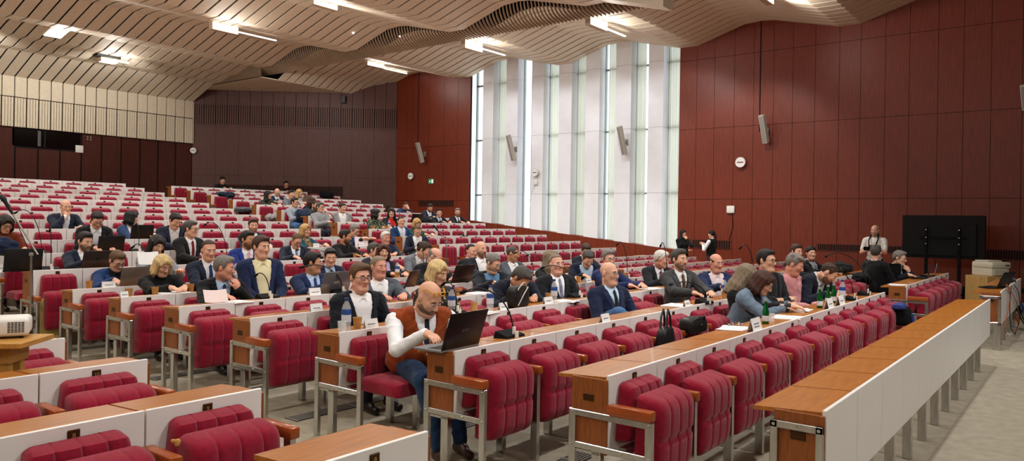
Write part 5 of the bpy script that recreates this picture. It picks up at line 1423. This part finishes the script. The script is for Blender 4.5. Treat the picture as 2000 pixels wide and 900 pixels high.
soft_box(MB(), (0, 0, .09), (.14, .06, .12)).obj('bag_body', LEATH, t, True)
for s in (-1, 1): MB().tube([(-.07, s*.03, .17), (-.05, s*.025, .30), (-.0, s*.02, .36), (.05, s*.025, .30), (.07, s*.03, .17)], .009, 8).obj('handle', LEATH, t, True)
p = at_v(1338, 640, D(3)-.2)
t = thing('leather_bag', 'slouchy black leather bag lying on a seat beside the tote', 'handbag', (p.x, D(3)-.28, .62), -.1)
soft_box(MB(), (0, 0, .06), (.16, .08, .075)).obj('bag_body', LEATH, t, True)
MB().tube([(-.10, -.05, .10), (-.04, -.09, .14), (.05, -.09, .14), (.11, -.05, .09)], .008, 8).obj('handle', LEATH, t, True)
m = MB(); m.cyl((-.02, -.09, .07), (.0, -.092, .07), .006, None, 8); m.obj('clasp', mat('gold_clasp', '#a98d4e', .3, metal=.9), t)
p = at_v(1745, 590, D(2)-.25)
t = thing('blue_backpack', 'black and blue backpack on a folded seat, far end of front row', 'backpack', (p.x, D(2)-.30, .50), 0)
soft_box(MB(), (.08, -.03, .08), (.16, .09, .11)).obj('bag_body', BLACKM, t, True)
soft_box(MB(), (-.04, -.02, .20), (.11, .07, .035)).obj('blue_pouch', mat('blue_nylon', '#27387c', .7), t, True)
MB().tube([(.12, -.12, .1), (.15, -.16, -.1), (.14, -.16, -.35), (.1, -.14, -.45)], .022, 8).obj('strap', mat('blue_nylon', '#27387c', .7), t, True)
def heap(name, label, cat, px, py, v, col, s=(.3, .15, .1), seed=1, z=None, m_=None):
    p = at_v(px, py, v); f = SDF(); rr = random.Random(seed)
    f.ell((0, 0, -.1*s[2]), (s[0]*.8, s[1]*.8, s[2]*.6), .05)
    for i in range(16): f.ell((rr.uniform(-s[0], s[0])*.65, rr.uniform(-s[1], s[1])*.55, rr.uniform(-.5, .4)*s[2]), (rr.uniform(.3, .5)*s[0], rr.uniform(.25, .5)*s[1], rr.uniform(.25, .5)*s[2]), .05, 1, RZ(rr.uniform(-60, 60)))
    o = link(name, f.mesh(name, .012, [m_ or cloth(col)], .02, seed), None, p); tag(o, label, cat); return o
heap('coat', 'heap of black coats on the desks behind the bending bearded man', 'coat', 1640, 522, D(3)+.35, '#101012', (.5, .2, .10), 4)
heap('coat', 'black coat on the seats right of the coat heap', 'coat', 1682, 540, D(3)-.1, '#0f0f11', (.28, .2, .10), 9)
heap('jacket', 'dark blue jacket thrown over a seat in a back row', 'jacket', 441, 383, D(18)+.1, '#1f2a38', (.36, .15, .13), 5)
heap('coat', 'navy coat on the lap of the man with crossed arms in pale shirt', 'coat', 593, 420, D(14)+.55, '#26344c', (.22, .18, .22), 6)
heap('jacket', 'grey striped jacket on a folded-down aisle seat', 'jacket', 480, 409, D(17)-.3, '#50545a', (.3, .16, .07), 7)
heap('jacket', 'white and grey striped jacket on another aisle seat', 'jacket', 532, 424, D(16)-.3, stripes('striped_cloth', '#b9b8b4', '#3f4146', 14, (0, .3, .4)) and '#9d9c98', (.2, .12, .12), 8, m_=MC['striped_cloth'])
heap('coat', 'black coat on a desk at the upper right of the back rows', 'coat', 638, 381, D(19)-.05, '#121215', (.33, .16, .18), 10)
heap('coat', 'navy coat hanging over the seat at the extreme left edge', 'coat', 2, 481, D(10)-.35, '#1b2740', (.16, .14, .14), 15)  # coat heap put in place of a seated person's sleeve
heap('coat', 'black coat in front of the man in navy, back right', 'coat', 826, 430, D(14)-.2, '#131318', (.4, .2, .2), 12)
heap('shoulder_bag', 'black bag lying on the floor under a seat at left', 'bag', 190, 675, D(6)-.2, '#0d0d0e', (.3, .2, .14), 13, m_=LEATH).location.z = .12
heap('floor_bag', 'black bag on the floor behind the front desks at right', 'bag', 1868, 540, 2.3, '#0c0c0d', (.3, .2, .2), 14, m_=LEATH).location.z = .2
# small black things on desks
# ---- camera of the photographer
r, info = cast[73]; sc = r.scale[0]; Rz = Matrix.Rotation(info['by'], 3, 'Z')
c = Vector(info['loc'])+Rz @ (Vector((info['W'][-1]+info['W'][1])/2)*sc)+Rz @ Vector((0, -.06, .03))
t = thing('camera', 'black camera with long lens held by the photographer', 'camera', c, info['by']-.5)
MB().rbox(-.07, .07, -.03, .035, -.05, .05, .012).rbox(-.03, .03, -.03, .03, .045, .075, .01).obj('camera_body', BLACK, t, True)
MB().lathe([(.036, 0), (.036, .09), (.042, .10), (.042, .15), (.036, .15), (.03, .13), (0, .125)], 18, (0, 0, 0), 0, Matrix.Translation((0, -.03, 0)) @ Matrix.Rotation(PI/2, 4, 'X')).obj('lens', BLACKM, t, True)
H = Vector(info['hf'](0, .02, -.10))
o = MB().tube([Vector((-.06, -.27, 1.20)), Vector((-.09, -.15, 1.36)), Vector((-.075, 0, 1.475)), Vector((0, .08, 1.50)), Vector((.075, 0, 1.475)), Vector((.09, -.15, 1.36)), Vector((.06, -.27, 1.20))], .014, 6).obj('strap', BLACKM, t, True)
o.matrix_local = (Matrix.Translation(c) @ Matrix.Rotation(info['by']-.5, 4, 'Z')).inverted() @ (Matrix.Translation(Vector(info['loc'])) @ Matrix.Rotation(info['by'], 4, 'Z') @ Matrix.Scale(sc, 4))
# ---- swivel chair back beside the man in black
p = at_v(1722, 548, D(3)-.15)
def swivel(label, loc, rz):
    t = thing('office_chair', label, 'chair', loc, rz)
    pad(.44, .40, .52, 1.0, .06, 1).obj('backrest', BLACKM, t, True)
    MB().rbox(-.23, .23, -.48, -.04, .42, .48, .03).obj('seat', BLACKM, t, True)
    MB().cyl((0, -.25, .08), (0, -.25, .42), .025).obj('column', BLACK, t, True)
    for i in range(5):
        a = i*2*PI/5; MB().tube([(0, -.25, .09), (.26*math.cos(a), -.25+.26*math.sin(a), .06)], [.025, .015], 8).sphere((.26*math.cos(a), -.25+.26*math.sin(a), .028), .028, 10).obj('leg', BLACK, t, True)
    MB().tube([(0, -.2, .44), (0, .03, .44), (0, .03, .6)], .02, 8).obj('back_support', BLACK, t, True)
# ---- free-standing microphone stands
def micstand(label, base, joint, tip, tail):
    t = thing('microphone_stand', label, 'microphone stand', base, 0); b = Vector(base); j = Vector(joint)-b; e = Vector(tip)-b; q = Vector(tail)-b
    MB().cyl((0, 0, .03), (0, 0, j.z*.42), .013).obj('lower_tube', BLACK, t, True)
    MB().tube([(0, 0, j.z*.40), j], .009, 10).obj('upper_tube', CHROME, t, True)
    MB().tube([q, e], .0085, 10).obj('boom', CHROME, t, True)
    MB().sphere(j, .022, 10).obj('clamp', GREYP, t, True)
    for i in range(3):
        a = i*2*PI/3+.4; MB().tube([(0, 0, .12), (.26*math.cos(a), .26*math.sin(a), .012)], .009, 8).obj('leg', BLACK, t, True)
    d = (e-q).normalized()
    MB().tube([e, e+d*.05, e+d*.14, e+d*.16, e+d*.20, e+d*.22], [.012, .016, .018, .026, .026, .012], 12).obj('microphone', BLACK, t, True)
    m = MB(); m.tube([e, e*.6+q*.4+Vector((0, 0, -.06)), j+Vector((.012, 0, -.05)), (0.02, 0, j.z*.5), (.03, .02, .1)], .004, 6); m.obj('cable', BLACK, t, True)
vv = D(8)-.45; q0 = at_v(62, 505, vv)
micstand('chrome microphone stand with boom at the left edge', (q0.x, vv, 0), at_v(61, 497, vv), at_v(25, 418, vv+.1), at_v(74, 497, vv-.05))
vv = D(9)+.7; q0 = at_v(872, 486, vv)
micstand('slim chrome microphone stand with boom in the second aisle', (q0.x, vv, fl(9)), at_v(871, 473, vv), at_v(857, 452, vv), at_v(880, 477, vv))
# ---- projector on a plywood board, bottom left
PLY = mat('plywood', '#b9873f', .5, noise=.2, scale=6, stretch=(1, 8, 8))
zb = .90; a = at_z(41, 671, zb); b = at_z(106, 651.5, zb); vv = Vector((b.x-a.x, b.y-a.y, 0)).normalized(); ww = Vector((-vv.y, vv.x, 0))
t = thing('projector_board', 'plywood board on a wooden box carrying the projector', 'board', (a.x, a.y, 0), math.atan2(vv.y, vv.x))
Lb = (b-a).to_2d().length
MB().rbox(-.0, Lb, 0, .75, zb-.03, zb, .004).obj('board', PLY, t)
MB().rbox(.08, Lb-.08, .1, .65, .77, zb-.03, .004).obj('box', PLY, t)
for x_ in (.12, Lb-.12):
    for y_ in (.14, .60): MB().rbox(x_-.025, x_+.025, y_-.025, y_+.025, 0, .78, .004).obj('leg', PLY, t)
pr = at_z(30, 661, zb)
t = thing('projector', 'white video projector with glowing lens at the left edge', 'projector', (pr.x-.05, pr.y+.14, zb+.012), -.42)
MB().rbox(-.17, .17, -.12, .12, 0, .105, .025, 0, None, 3).obj('casing', WPLAST, t, True)
MB().rbox(-.10, .03, -.126, -.10, .03, .085, .02).obj('lens_recess', BLACK, t, True)
MB().lathe([(0, 0), (.019, 0), (.021, .006), (0, .012)], 20, (0, 0, 0), 0, Matrix.Translation((-.04, -.126, .056)) @ Matrix.Rotation(PI/2, 4, 'X')).obj('lens', mat('lens_glow', '#dff0ff', .2, emit='#b9d8ff', estr=3), t, True)
m = MB()
for i in range(7):
    for j in range(5): m.box(.065+j*.017, .065+j*.017+.013, -.1215, -.119, .025+i*.009, .025+i*.009+.005)
m.obj('vent_grille', BLACKM, t)
for x_ in (-.13, .13): MB().cyl((x_, -.09, -.012), (x_, -.09, .004), .012).obj('foot', BLACK, t)
# ---- wall loudspeakers
def speaker(label, x, yt, yb, U, w=.14, dp=.13, body=SPK, lean=.0):
    a = at_u(x, yt, U-.28); b = at_u(x, yb, U-.28); h = abs(a.z-b.z); c = (a+b)/2
    t = thing('wall_speaker', label, 'loudspeaker', c, 0, 'column loudspeakers on the right wall')
    R = Matrix.Rotation(-.25, 4, 'Z') @ Matrix.Rotation(-.30, 4, 'Y')
    m = MB(); h2 = h/2*1.0
    m.rbox(-dp/2, dp/2, -w/2, w/2, -h2, h2, .012, 0, R); m.obj('cabinet', body, t)
    m = MB(); 
    m.box(-dp/2-.006, -dp/2+.002, -w/2+.02, w/2-.02, -h2+.03, h2-.03, 0, R)
    for i in range(5): m.box(-dp/2-.009, -dp/2-.005, -w/2+.02, w/2-.02, -h2+.06+i*(h-.1)/5, -h2+.07+i*(h-.1)/5, 0, R)
    m.obj('grille', SPKG, t)
    MB().tube([(dp/2-.02, 0, -.02), (.2, .02, -.03), (.30, .02, -.03)], .02, 8).obj('bracket', GREYP, t, True)
    MB().rbox(.26, .29, -.04, .08, -.12, .06, .006).obj('wall_plate', GREYP, t)
for l, x, yt, yb in [('beige column loudspeaker on the wood wall left of the windows', 820, 278, 318), ('grey column loudspeaker in front of the left windows', 998, 263, 314), ('grey column loudspeaker in front of the right windows', 1215, 246, 303), ('beige column loudspeaker on the dark wood wall right of windows', 1492, 224, 280)]:
    speaker(l, x, yt, yb, WALL_U)
speaker('beige loudspeaker cut off by the right edge', 2003, 165, 215, WALL_U)
# clocks
def clock(label, c, nrm, r=.125, hand=BLACK):
    ang = math.atan2(nrm.y, nrm.x)
    M = Matrix.Rotation(ang, 4, 'Z') @ Matrix.Rotation(PI/2, 4, 'Y')
    t = thing('wall_clock', label, 'clock', c, 0)
    MB().lathe([(0, .0), (r, .0), (r, .05), (r*.93, .055), (r*.93, .05), (0, .05)], 28, (0, 0, 0), 0, M).obj('case', mat('clock_case', '#cfcac2', .4), t, True)
    MB().lathe([(0, .0515), (r*.92, .0515)], 28, (0, 0, 0), 0, M, False).obj('dial', PAPER, t)
    m = MB(); m.box(-r*.09, r*.09, -r*.62, r*.62, .053, .058, 0, M); m.obj('hands', hand, t)
pA = Vector((CU, BACK_V, 0))
L_ = Vector((-1, 0, 0))
clock('round white wall clock left of the windows', at_u(803, 344, WALL_U-.06), L_)
clock('round white wall clock on a white panel between windows', at_u(1046, 337, WALL_U-.06), L_)
clock('round white wall clock with red bar on the right wood wall', at_u(1447, 317, WALL_U-.06), L_, .14, mat('red_bar', '#7a1a22', .5))
q = at_v(377, 294, BACK_V-.12); clock('small wall clock below the cream band in the corner', q, Vector((-.4, -1, 0)).normalized(), .11)
# access point boxes with cable
for l, x, y, w, h, cab in [('white wireless box under the clock between windows', 1046, 356, .16, .16, ((1044, 362), (1038, 376), (1034, 395), (1033, 430))), ('white wireless box on the right wood wall', 1427, 409, .22, .2, ((1430, 416), (1432, 440), (1428, 455), (1424, 468)))]:
    c = at_u(x, y, WALL_U-.03); t = thing('wireless_box', l, 'wireless box', c, 0)
    MB().rbox(-.03, .024, -w/2, w/2, -h/2, h/2, .02, 0, None, 3).obj('casing', WPLAST, t, True)
    MB().tube([at_u(X, Y, WALL_U-.012)-c for X, Y in cab], .008, 6).obj('cable', BLACKM if 'wood' in l else WPLAST, t, True)
c = at_v(155, 291, BACK_V-.019); t = tag(MB().rbox(-.12, .12, -.02, .02, -.12, .12, .015).obj('wireless_box', WPLAST, None, True, c), 'white square box beside the booth window at left', 'wireless box')
c = at_v(174, 270, BACK_V-.01); t = thing('socket_plate', 'four small sockets on the back wall right of booth window', 'sockets', c)
MB().rbox(-.11, .11, -.005, .01, -.09, .09, .004).obj('plate', MAHOGD, t)
for i in (-1, 1):
    for j in (-1, 1): MB().cyl((i*.05, -.012, j*.04), (i*.05, 0, j*.04), .026, None, 12).obj('socket', mat('socket_grey', '#8d8078', .5), t)
# exit sign
c = at_u(842, 354, WALL_U-.02); t = thing('exit_sign', 'small green emergency exit sign on wood wall', 'sign', c)
MB().rbox(-.012, .01, -.13, .13, -.09, .09, .004).obj('plate', mat('sign_green', '#2f7d55', .4, emit='#3a8a60', estr=.3), t)
m = MB(); wm = mat('sign_white', '#e9efe9', .4, emit='#ffffff', estr=.4)
m.box(-.016, -.012, -.11, -.03, -.065, .065); m.box(-.016, -.012, .03, .085, -.012, .012)
m.add([(-.016, .015, 0), (-.016, .05, -.04), (-.016, .05, .04)], [(0, 1, 2)]); m.obj('pictogram', wm, t)
# wall ventilation grilles
def grille(label, p0, p1, nrm, n):
    d = (p1-p0); d.z = 0; L = d.length; d.normalize(); ang = math.atan2(d.y, d.x); h = abs(p1.z-p0.z)
    t = thing('wall_grille', label, 'grille', (p0.x+nrm.x*.004, p0.y+nrm.y*.004, min(p0.z, p1.z)), ang)
    sy = 1 if Matrix.Rotation(-ang, 3, 'Z') @ nrm @ Vector((0, 1, 0)) > 0 else -1 if False else (1 if (Matrix.Rotation(-ang, 3, 'Z') @ nrm).y > 0 else -1)
    y0, y1 = sorted((0, sy*.012)); MB().box(0, L, min(0, -sy*.002), max(0, -sy*.002), 0, h).obj('recess', DARKGAP, t)
    m = MB()
    for i in range(n): m.box(L*i/n, L*i/n+L/n*.45, y0, y1, 0, h)
    m.obj('slats', MAHOGD, t)
    m = MB(); m.box(-.02, L+.02, y0, y1, -.02, .0); m.box(-.02, L+.02, y0, y1, h, h+.02); m.obj('frame', MAHOGD, t)
g = lambda x, y: at_u(x, y, WALL_U)
def wall_gr(label, x0, y0, x1, y1, n):
    a, b = g(x0, y0), g(x1, y1); grille(label, a, b, Vector((-1, 0, 0)), n)
wall_gr('wooden slatted vent low on the wood wall left of windows', 818, 392, 886, 402, 22)
wall_gr('wooden slatted vent behind the woman in white sleeves', 1352, 469, 1426, 485, 16)
wall_gr('long wooden slatted vent behind the photographer', 1596, 477, 1760, 493, 36)
wall_gr('wooden slatted vent right of the big screen', 1926, 488, 1999, 507, 14)
def at_d(x, y):
    d = ray(x, y); n_ = nn; t_ = (pA.xy.dot(n_.xy))/(d.xy.dot(n_.xy)); return O+d*t_
pAw = Vector((CU, BACK_V, 0))
def at_dw(x, y):
    d = ray(x, y); t_ = (pAw.xy.dot(nn.xy))/(d.xy.dot(nn.xy)); return O+d*t_
grille('long wooden slatted vent low on the angled back wall', at_dw(440, 361), at_dw(669, 384), nn, 60)
c = at_dw(672, 195)+nn*.13; t = thing('camera_box', 'small black box high on the angled back wall', 'box', c, math.atan2(nn.y, nn.x))
MB().rbox(-.08, .08, -.08, .08, -.14, .14, .01).obj('casing', BLACK, t); MB().rbox(-.1, -.06, -.12, .12, -.02, .02, .004).obj('bracket', BLACK, t)
# ---- big screen on a stand, seen from behind
U_ = 17.8
a = at_u(1763, 420, U_); b = at_u(1925, 506, U_); W_ = a.y-b.y; zt, zb = a.z, b.z; zt = (at_u(1763, 420, U_).z+at_u(1925, 421, U_).z)/2; zb = (at_u(1763, 500, U_).z+at_u(1925, 509, U_).z)/2
t = thing('display_stand', 'large black screen on wheeled stand seen from behind', 'screen', (U_, (a.y+b.y)/2, 0), 0)
TVB = mat('screen_back', '#0b0b0c', .6, spec=.25)
MB().rbox(-.02, .05, -W_/2, W_/2, zb, zt, .015).obj('screen', TVB, t)
MB().rbox(-.05, -.02, -W_/2+.15, W_/2-.15, zb+.05, zt-.18, .02).obj('rear_housing', TVB, t)
m = MB()
for z in (zb+.40, ): m.rbox(-.075, -.05, -.42, .42, z, z+.05, .004)
for y in (-.3, .3): m.rbox(-.085, -.06, y-.025, y+.025, zb+.12, zt-.25, .004)
m.obj('mount_rail', BLACKM, t)
m = MB()
for y in (-.3, .3):
    for z in (zb+.3, zb+.43, zt-.3): m.cyl((-.095, y, z), (-.085, y, z), .011, None, 10)
m.obj('bolt', CHROME, t)
for y in (-.3, .3): MB().rbox(-.06, .0, y-.03, y+.03, .1, zt-.3, .006).obj('upright', BLACKM, t)
MB().rbox(-.08, -.02, -.45, .45, .35, .42, .006).obj('crossbar', BLACKM, t)
for y in (-.42, .42):
    MB().rbox(-.38, .38, y-.03, y+.03, .07, .12, .01).obj('foot', BLACK, t)
    for x_ in (-.33, .33): MB().cyl((x_, y-.015, .035), (x_, y+.015, .035), .035).obj('wheel', BLACK, t, True)
# ---- printer on its cabinet
LIGHTW = mat('birch_cabinet', '#b48d52', .5, noise=.15, scale=5, stretch=(6, 6, 1))
vC = 1.72; a = at_v(1906, 538, vC); b = at_v(1950, 538, vC); wC = min(.62, (b.x-a.x)*.2+.3)
r0 = O+ray(1927, 538)*( (13.9)/ (ray(1927, 538).x*COS+ray(1927, 538).y*SIN)); 
t = thing('printer_cabinet', 'light wooden cabinet under the printer at right', 'cabinet', (r0.x, r0.y, 0), -.65)
zc = r0.z
MB().rbox(-.24, .24, -.24, .24, 0.03, zc, .006).obj('body', LIGHTW, t); MB().rbox(-.225, .225, -.252, -.24, .06, zc-.03, .004).obj('door', LIGHTW, t); MB().cyl((.17, -.27, zc-.25), (.17, -.25, zc-.25), .012).obj('handle', CHROME, t); MB().box(-.22, .22, -.2, .22, 0, .03).obj('plinth', BLACKM, t)
PRN = mat('printer_beige', '#c9c3ae', .5)
t = thing('printer', 'beige office laser printer standing on the wooden cabinet', 'printer', (r0.x+.07, r0.y-.05, zc), -.65)
MB().rbox(-.20, .20, -.22, .22, .0, .25, .02).rbox(-.215, .215, -.24, .20, .15, .26, .02).obj('housing', PRN, t, True)
MB().rbox(-.15, .15, -.235, -.215, .02, .12, .006).obj('paper_drawer', mat('printer_beige_dark', '#b8b19b', .5), t); MB().rbox(-.16, .16, -.1, .19, .26, .285, .01).obj('output_tray', PRN, t)
MB().box(.08, .18, -.243, -.238, .19, .21).obj('display', BLACK, t)
d_ = ray(1972, 560); c = O+d_*(14.2/(d_.x*COS+d_.y*SIN)); swivel('black office chair behind the right front desk', (c.x, c.y+.1, 0), -.05)
p = at_v(1722, 548, D(2)+.72); swivel('black office chair of the man in black suit seen from behind', (p.x, D(3)-.55, 0), 2.4)
# desk things of the right front desk
p = on_desk(1977, 561, 1); t = thing('telephone', 'blue and white desk telephone on right front desk', 'telephone', p+Vector((0, .06, 0)), .3)
MB().rbox(-.1, .1, -.09, .09, 0, .05, .012).obj('base', BLACK, t, True); MB().rbox(-.11, .11, -.03, .02, .06, .095, .015).obj('handset', WPLAST, t, True); MB().rbox(-.06, .02, -.08, -.03, .04, .075, .008).obj('display', mat('blue_display', '#3a5aa8', .4), t)
# plant at the right edge
d_ = ray(2030, 512); c = O+d_*(14.5/(d_.x*COS+d_.y*SIN))
t = thing('potted_plant', 'green leafy plant at the right edge behind desk', 'plant', (c.x, c.y, 0), 0)
MB().lathe([(0, 0), (.14, 0), (.18, .34), (.19, .36), (.16, .36), (.155, .32), (0, .32)], 20).obj('pot', mat('plant_pot', '#4a3a30', .6), t, True)
rr = random.Random(5); m = MB(); st = MB()
for i in range(46):
    a = rr.uniform(0, 2*PI); el = rr.uniform(.3, 1.3); L = rr.uniform(.25, .7); b_ = Vector((.03*math.cos(a), .03*math.sin(a), .34)); e_ = b_+Vector((math.cos(a)*math.cos(el)*L*.6, math.sin(a)*math.cos(el)*L*.6, math.sin(el)*L))
    st.tube([b_, (b_+e_)/2+Vector((0, 0, .04)), e_], .004, 5)
    d = (e_-b_).normalized(); s = d.cross(Vector((0, 0, 1))).normalized()*.045; tip = e_+d*.10-Vector((0, 0, .05))
    m.add([e_-d*.02, e_+s+d*.04, tip, e_-s+d*.04, e_+d*.045+Vector((0, 0, .012))], [(0, 1, 4), (1, 2, 4), (2, 3, 4), (3, 0, 4)])
m.obj('leaves', mat('leaf_green', '#2f6a2a', .5, noise=.3, scale=9), t); st.obj('stems', mat('stem_green', '#3f5a2a', .6), t)
# cables at lower right
rr = random.Random(11)
def cable(label, pts, col, r=.006, grp='loose cables at the right front desk'):
    tag(MB().tube(pts, r, 6).obj('cable', mat('cable_'+col.lstrip('#'), col, .5), None, True), label, 'cable', grp)
def smooth(ps, n=8):
    ps = [Vector(p) for p in ps]; out = []
    for i in range(len(ps)-1):
        p0, p1, p2, p3 = ps[max(i-1, 0)], ps[i], ps[i+1], ps[min(i+2, len(ps)-1)]
        for j in range(n):
            t_ = j/n; out.append(.5*((2*p1)+(p2-p0)*t_+(2*p0-5*p1+4*p2-p3)*t_*t_+(3*p1-p0-3*p2+p3)*t_**3))
    return out+[ps[-1]]
def wall_pts(pp, v=D1-.03): return [at_v(x, y, v) for x, y in pp]
V_ = D1-.03
for l, pp, col in [('orange cable hanging over the front of right desk', ((1966, 556), (1972, 575), (1968, 610), (1962, 640), (1968, 656)), '#c2622e'), ('orange cable looping off the right desk edge, longer one', ((1968, 557), (1985, 590), (1990, 625), (1982, 650)), '#c2622e'),
                  ('black cable hanging down the right desk front', ((1975, 558), (1972, 600), (1975, 640), (1985, 655)), '#141416'), ('black cable looping at right desk front', ((1981, 556), (1990, 575), (1992, 620), (1980, 660)), '#141416')]:
    pts = smooth([at_v(x, y, V_-.0*i) for i, (x, y) in enumerate(pp)]); cable(l, pts, col)
fz_ = at_z(1985, 652, .0); 
for i, (col, l) in enumerate([('#16305e', 'blue coiled cable in heap on the floor at right'), ('#141416', 'black coiled cable in the heap on the floor at right'), ('#b9733a', 'orange coiled cable in the heap on the floor'), ('#2a4a9a', 'bright blue cable coil standing in the heap'), ('#1a1a1c', 'second black cable coil in the heap at right'), ('#d8d8d4', 'white cable on floor beside the heap')]):
    pts = []
    for j in range(70):
        a = j*.42; R_ = .16+.03*math.sin(j*.9+i); pts.append(fz_+Vector((.55+R_*math.cos(a)*1.1+rr.uniform(-.01, .01)+.05*i, -.1+.10*i-.3*(i == 5)+R_*math.sin(a)*.5, (.22+.05*i+R_*math.sin(a)*1.25 if i < 5 else .012+.0*j))))
    for q in pts: q.z = max(q.z, .012)
    cable(l, pts, col, .007)
c = at_z(1962, 655, 0); t = thing('power_strip', 'white power strip on the floor near the cable heap', 'power strip', c, .5)
MB().rbox(-.16, .16, -.025, .025, 0, .045, .006).obj('casing', WPLAST, t)
for i in range(4): MB().cyl((-.11+i*.07, 0, .045), (-.11+i*.07, 0, .047), .017, None, 12).obj('socket', GREYP, t)
# yellow foam slab showing under a seat, lower left
c = at_v(101, 630, D(9)-.16); t = tag(soft_box(MB(), (0, 0, 0), (.15, .05, c.z)).obj('foam_cushion', mat('foam_yellow', '#b39a58', .9, noise=.12, scale=12), None, True, (c.x, D(9)-.16, c.z)), 'yellow foam block leaning under a seat at left', 'foam block')

# torn corner with foam showing on one of the nearest seats
for o in list(C.objects):
    if o.get('category') == 'seat' and o.type == 'EMPTY' and o['label'].endswith('first from the left aisle, second row, near left block'):
        q = at_v(346, 863, D(3)-.20)-o.location
        f_ = SDF(); rr = random.Random(2)
        for i in range(7): f_.ell((rr.uniform(-.014, .014), rr.uniform(-.012, .02), rr.uniform(-.012, .010)), (.010, .009, .009), .008)
        e_ = link('torn_foam', f_.mesh('torn_foam', .005, [mat('bare_foam', '#b98a4a', .9, noise=.2, scale=60)]), o, q); e_['label'] = 'yellow foam showing through a torn corner'
# ================================================================== LIGHT AND CAMERA
sc = bpy.context.scene
w = bpy.data.worlds.new('World'); sc.world = w; w.use_nodes = True
w.node_tree.nodes['Background'].inputs['Color'].default_value = (.90, .96, 1, 1); w.node_tree.nodes['Background'].inputs['Strength'].default_value = 1.9
def spot(name, loc, power, ang=110, blend=.6, col=(1, .93, .84), aim=(0, 0, -1), r=.15):
    l = bpy.data.lights.new(name, 'SPOT'); l.energy = power; l.spot_size = math.radians(ang); l.spot_blend = blend; l.color = col; l.shadow_soft_size = r
    o = bpy.data.objects.new(name, l); C.objects.link(o); o.location = loc
    o.rotation_euler = Vector(aim).to_track_quat('-Z', 'Y').to_euler(); return o
WARM = (1, .985, .955)
for u, f in ((1.5, .55), (6.0, .95), (10.5, 1.05)):
    for v in (1.5, 6.0, 10.5, 15.0, 19.5): spot('downlight', (u, v, 6.4), 420*f, 116, .5, WARM)
for v in (7.5, 12.0, 16.5): spot('downlight', (15.6, v, 6.4), 520, 112, .5, WARM)
for u, p in ((-1.0, 180), (5.0, 560), (10.5, 560)): spot('stage_light', (u, -3.2, 5.8), p, 95, .8, (1, .97, .93), (0.12, 1, -.62), .3)
for v in (9.3, 11.6, 13.9, 16.0): spot('window_wash', (16.0, v-.1, 6.3), 170, 88, .35, (.97, .98, 1), (1, .12, -1.0), .12)  # unseen spots added to brighten the white pilasters
spot('wall_wash', (16.2, 6.8, 6.3), 260, 80, .5, WARM, (1, .15, -1.25), .12)  # unseen spot added to lighten the right wood wall
spot('wall_wash', (13.6, 19.5, 6.3), 260, 100, .5, WARM, (.7, .7, -.9), .12)  # unseen spot added to lighten the angled corner wall
for u in (-2.0, 2.5, 7.0, 10.8): spot('fascia_wash', (u, 23.0, 6.1), 150, 120, .6, WARM, (0, 1, -.28), .15)  # unseen spots added to brighten the cream fascia band
# made-up trough and area lamp, out of view, added to brighten the ceiling
m = MB(); m.box(-8.0, -7.2, -1.0, 24.0, 4.2, 4.25); m.box(-7.22, -7.18, -1.0, 24.0, 4.2, 4.5)
for i in range(21): m.box(-7.95, -7.2, -1.0+i*1.25, -.97+i*1.25, 4.12, 4.2)
struct(m.obj('trim_60', CREAM))
l = bpy.data.lights.new('trough_uplight', 'AREA'); l.shape = 'RECTANGLE'; l.size = 24.0; l.size_y = .5; l.energy = 2100; l.color = (1, .98, .95)
o = bpy.data.objects.new('trough_uplight', l); C.objects.link(o); o.location = (-7.6, 11.5, 4.55)
zl = -Vector((.75, 0, 1)).normalized(); xl = Vector((0, 1, 0)); yl = zl.cross(xl)
zz = -Vector((.75, 0, 1)).normalized()
o.rotation_euler = Matrix((xl, yl, zl)).transposed().to_euler()
# glow of the light boxes
for p, wd in LPOS:
    l = bpy.data.lights.new('light_box_glow', 'AREA'); l.energy = 28; l.size = max(.4, wd); l.shape = 'RECTANGLE'; l.size_y = .25; l.color = (1, .95, .88)
    o = bpy.data.objects.new('light_box_glow', l); C.objects.link(o); o.location = (p.x+wd/2, p.y-.1, p.z-.35); o.rotation_euler = Vector((0, -1, -.3)).to_track_quat('-Z', 'Y').to_euler()
cam = bpy.data.cameras.new('Camera'); co = bpy.data.objects.new('Camera', cam); C.objects.link(co)
cam.sensor_width = 36; cam.sensor_fit = 'HORIZONTAL'; cam.lens = CF/2000*36; cam.shift_y = -(450-CY)/2000; cam.clip_start = .05; cam.clip_end = 200
R_, U_p, F_ = Vector((SIN, -COS, 0)), Vector((0, 0, 1)), Vector((COS, SIN, 0))
X = R_*math.cos(CR)+U_p*math.sin(CR); Y = -R_*math.sin(CR)+U_p*math.cos(CR); Zc = -F_
co.matrix_world = Matrix(((X.x, Y.x, Zc.x, 0), (X.y, Y.y, Zc.y, 0), (X.z, Y.z, Zc.z, CH), (0, 0, 0, 1)))
sc.camera = co
sc.view_settings.view_transform = 'Standard'; sc.view_settings.look = 'None'; sc.view_settings.gamma = 1; sc.view_settings.use_curve_mapping = False
sc.view_settings.exposure = 0.22
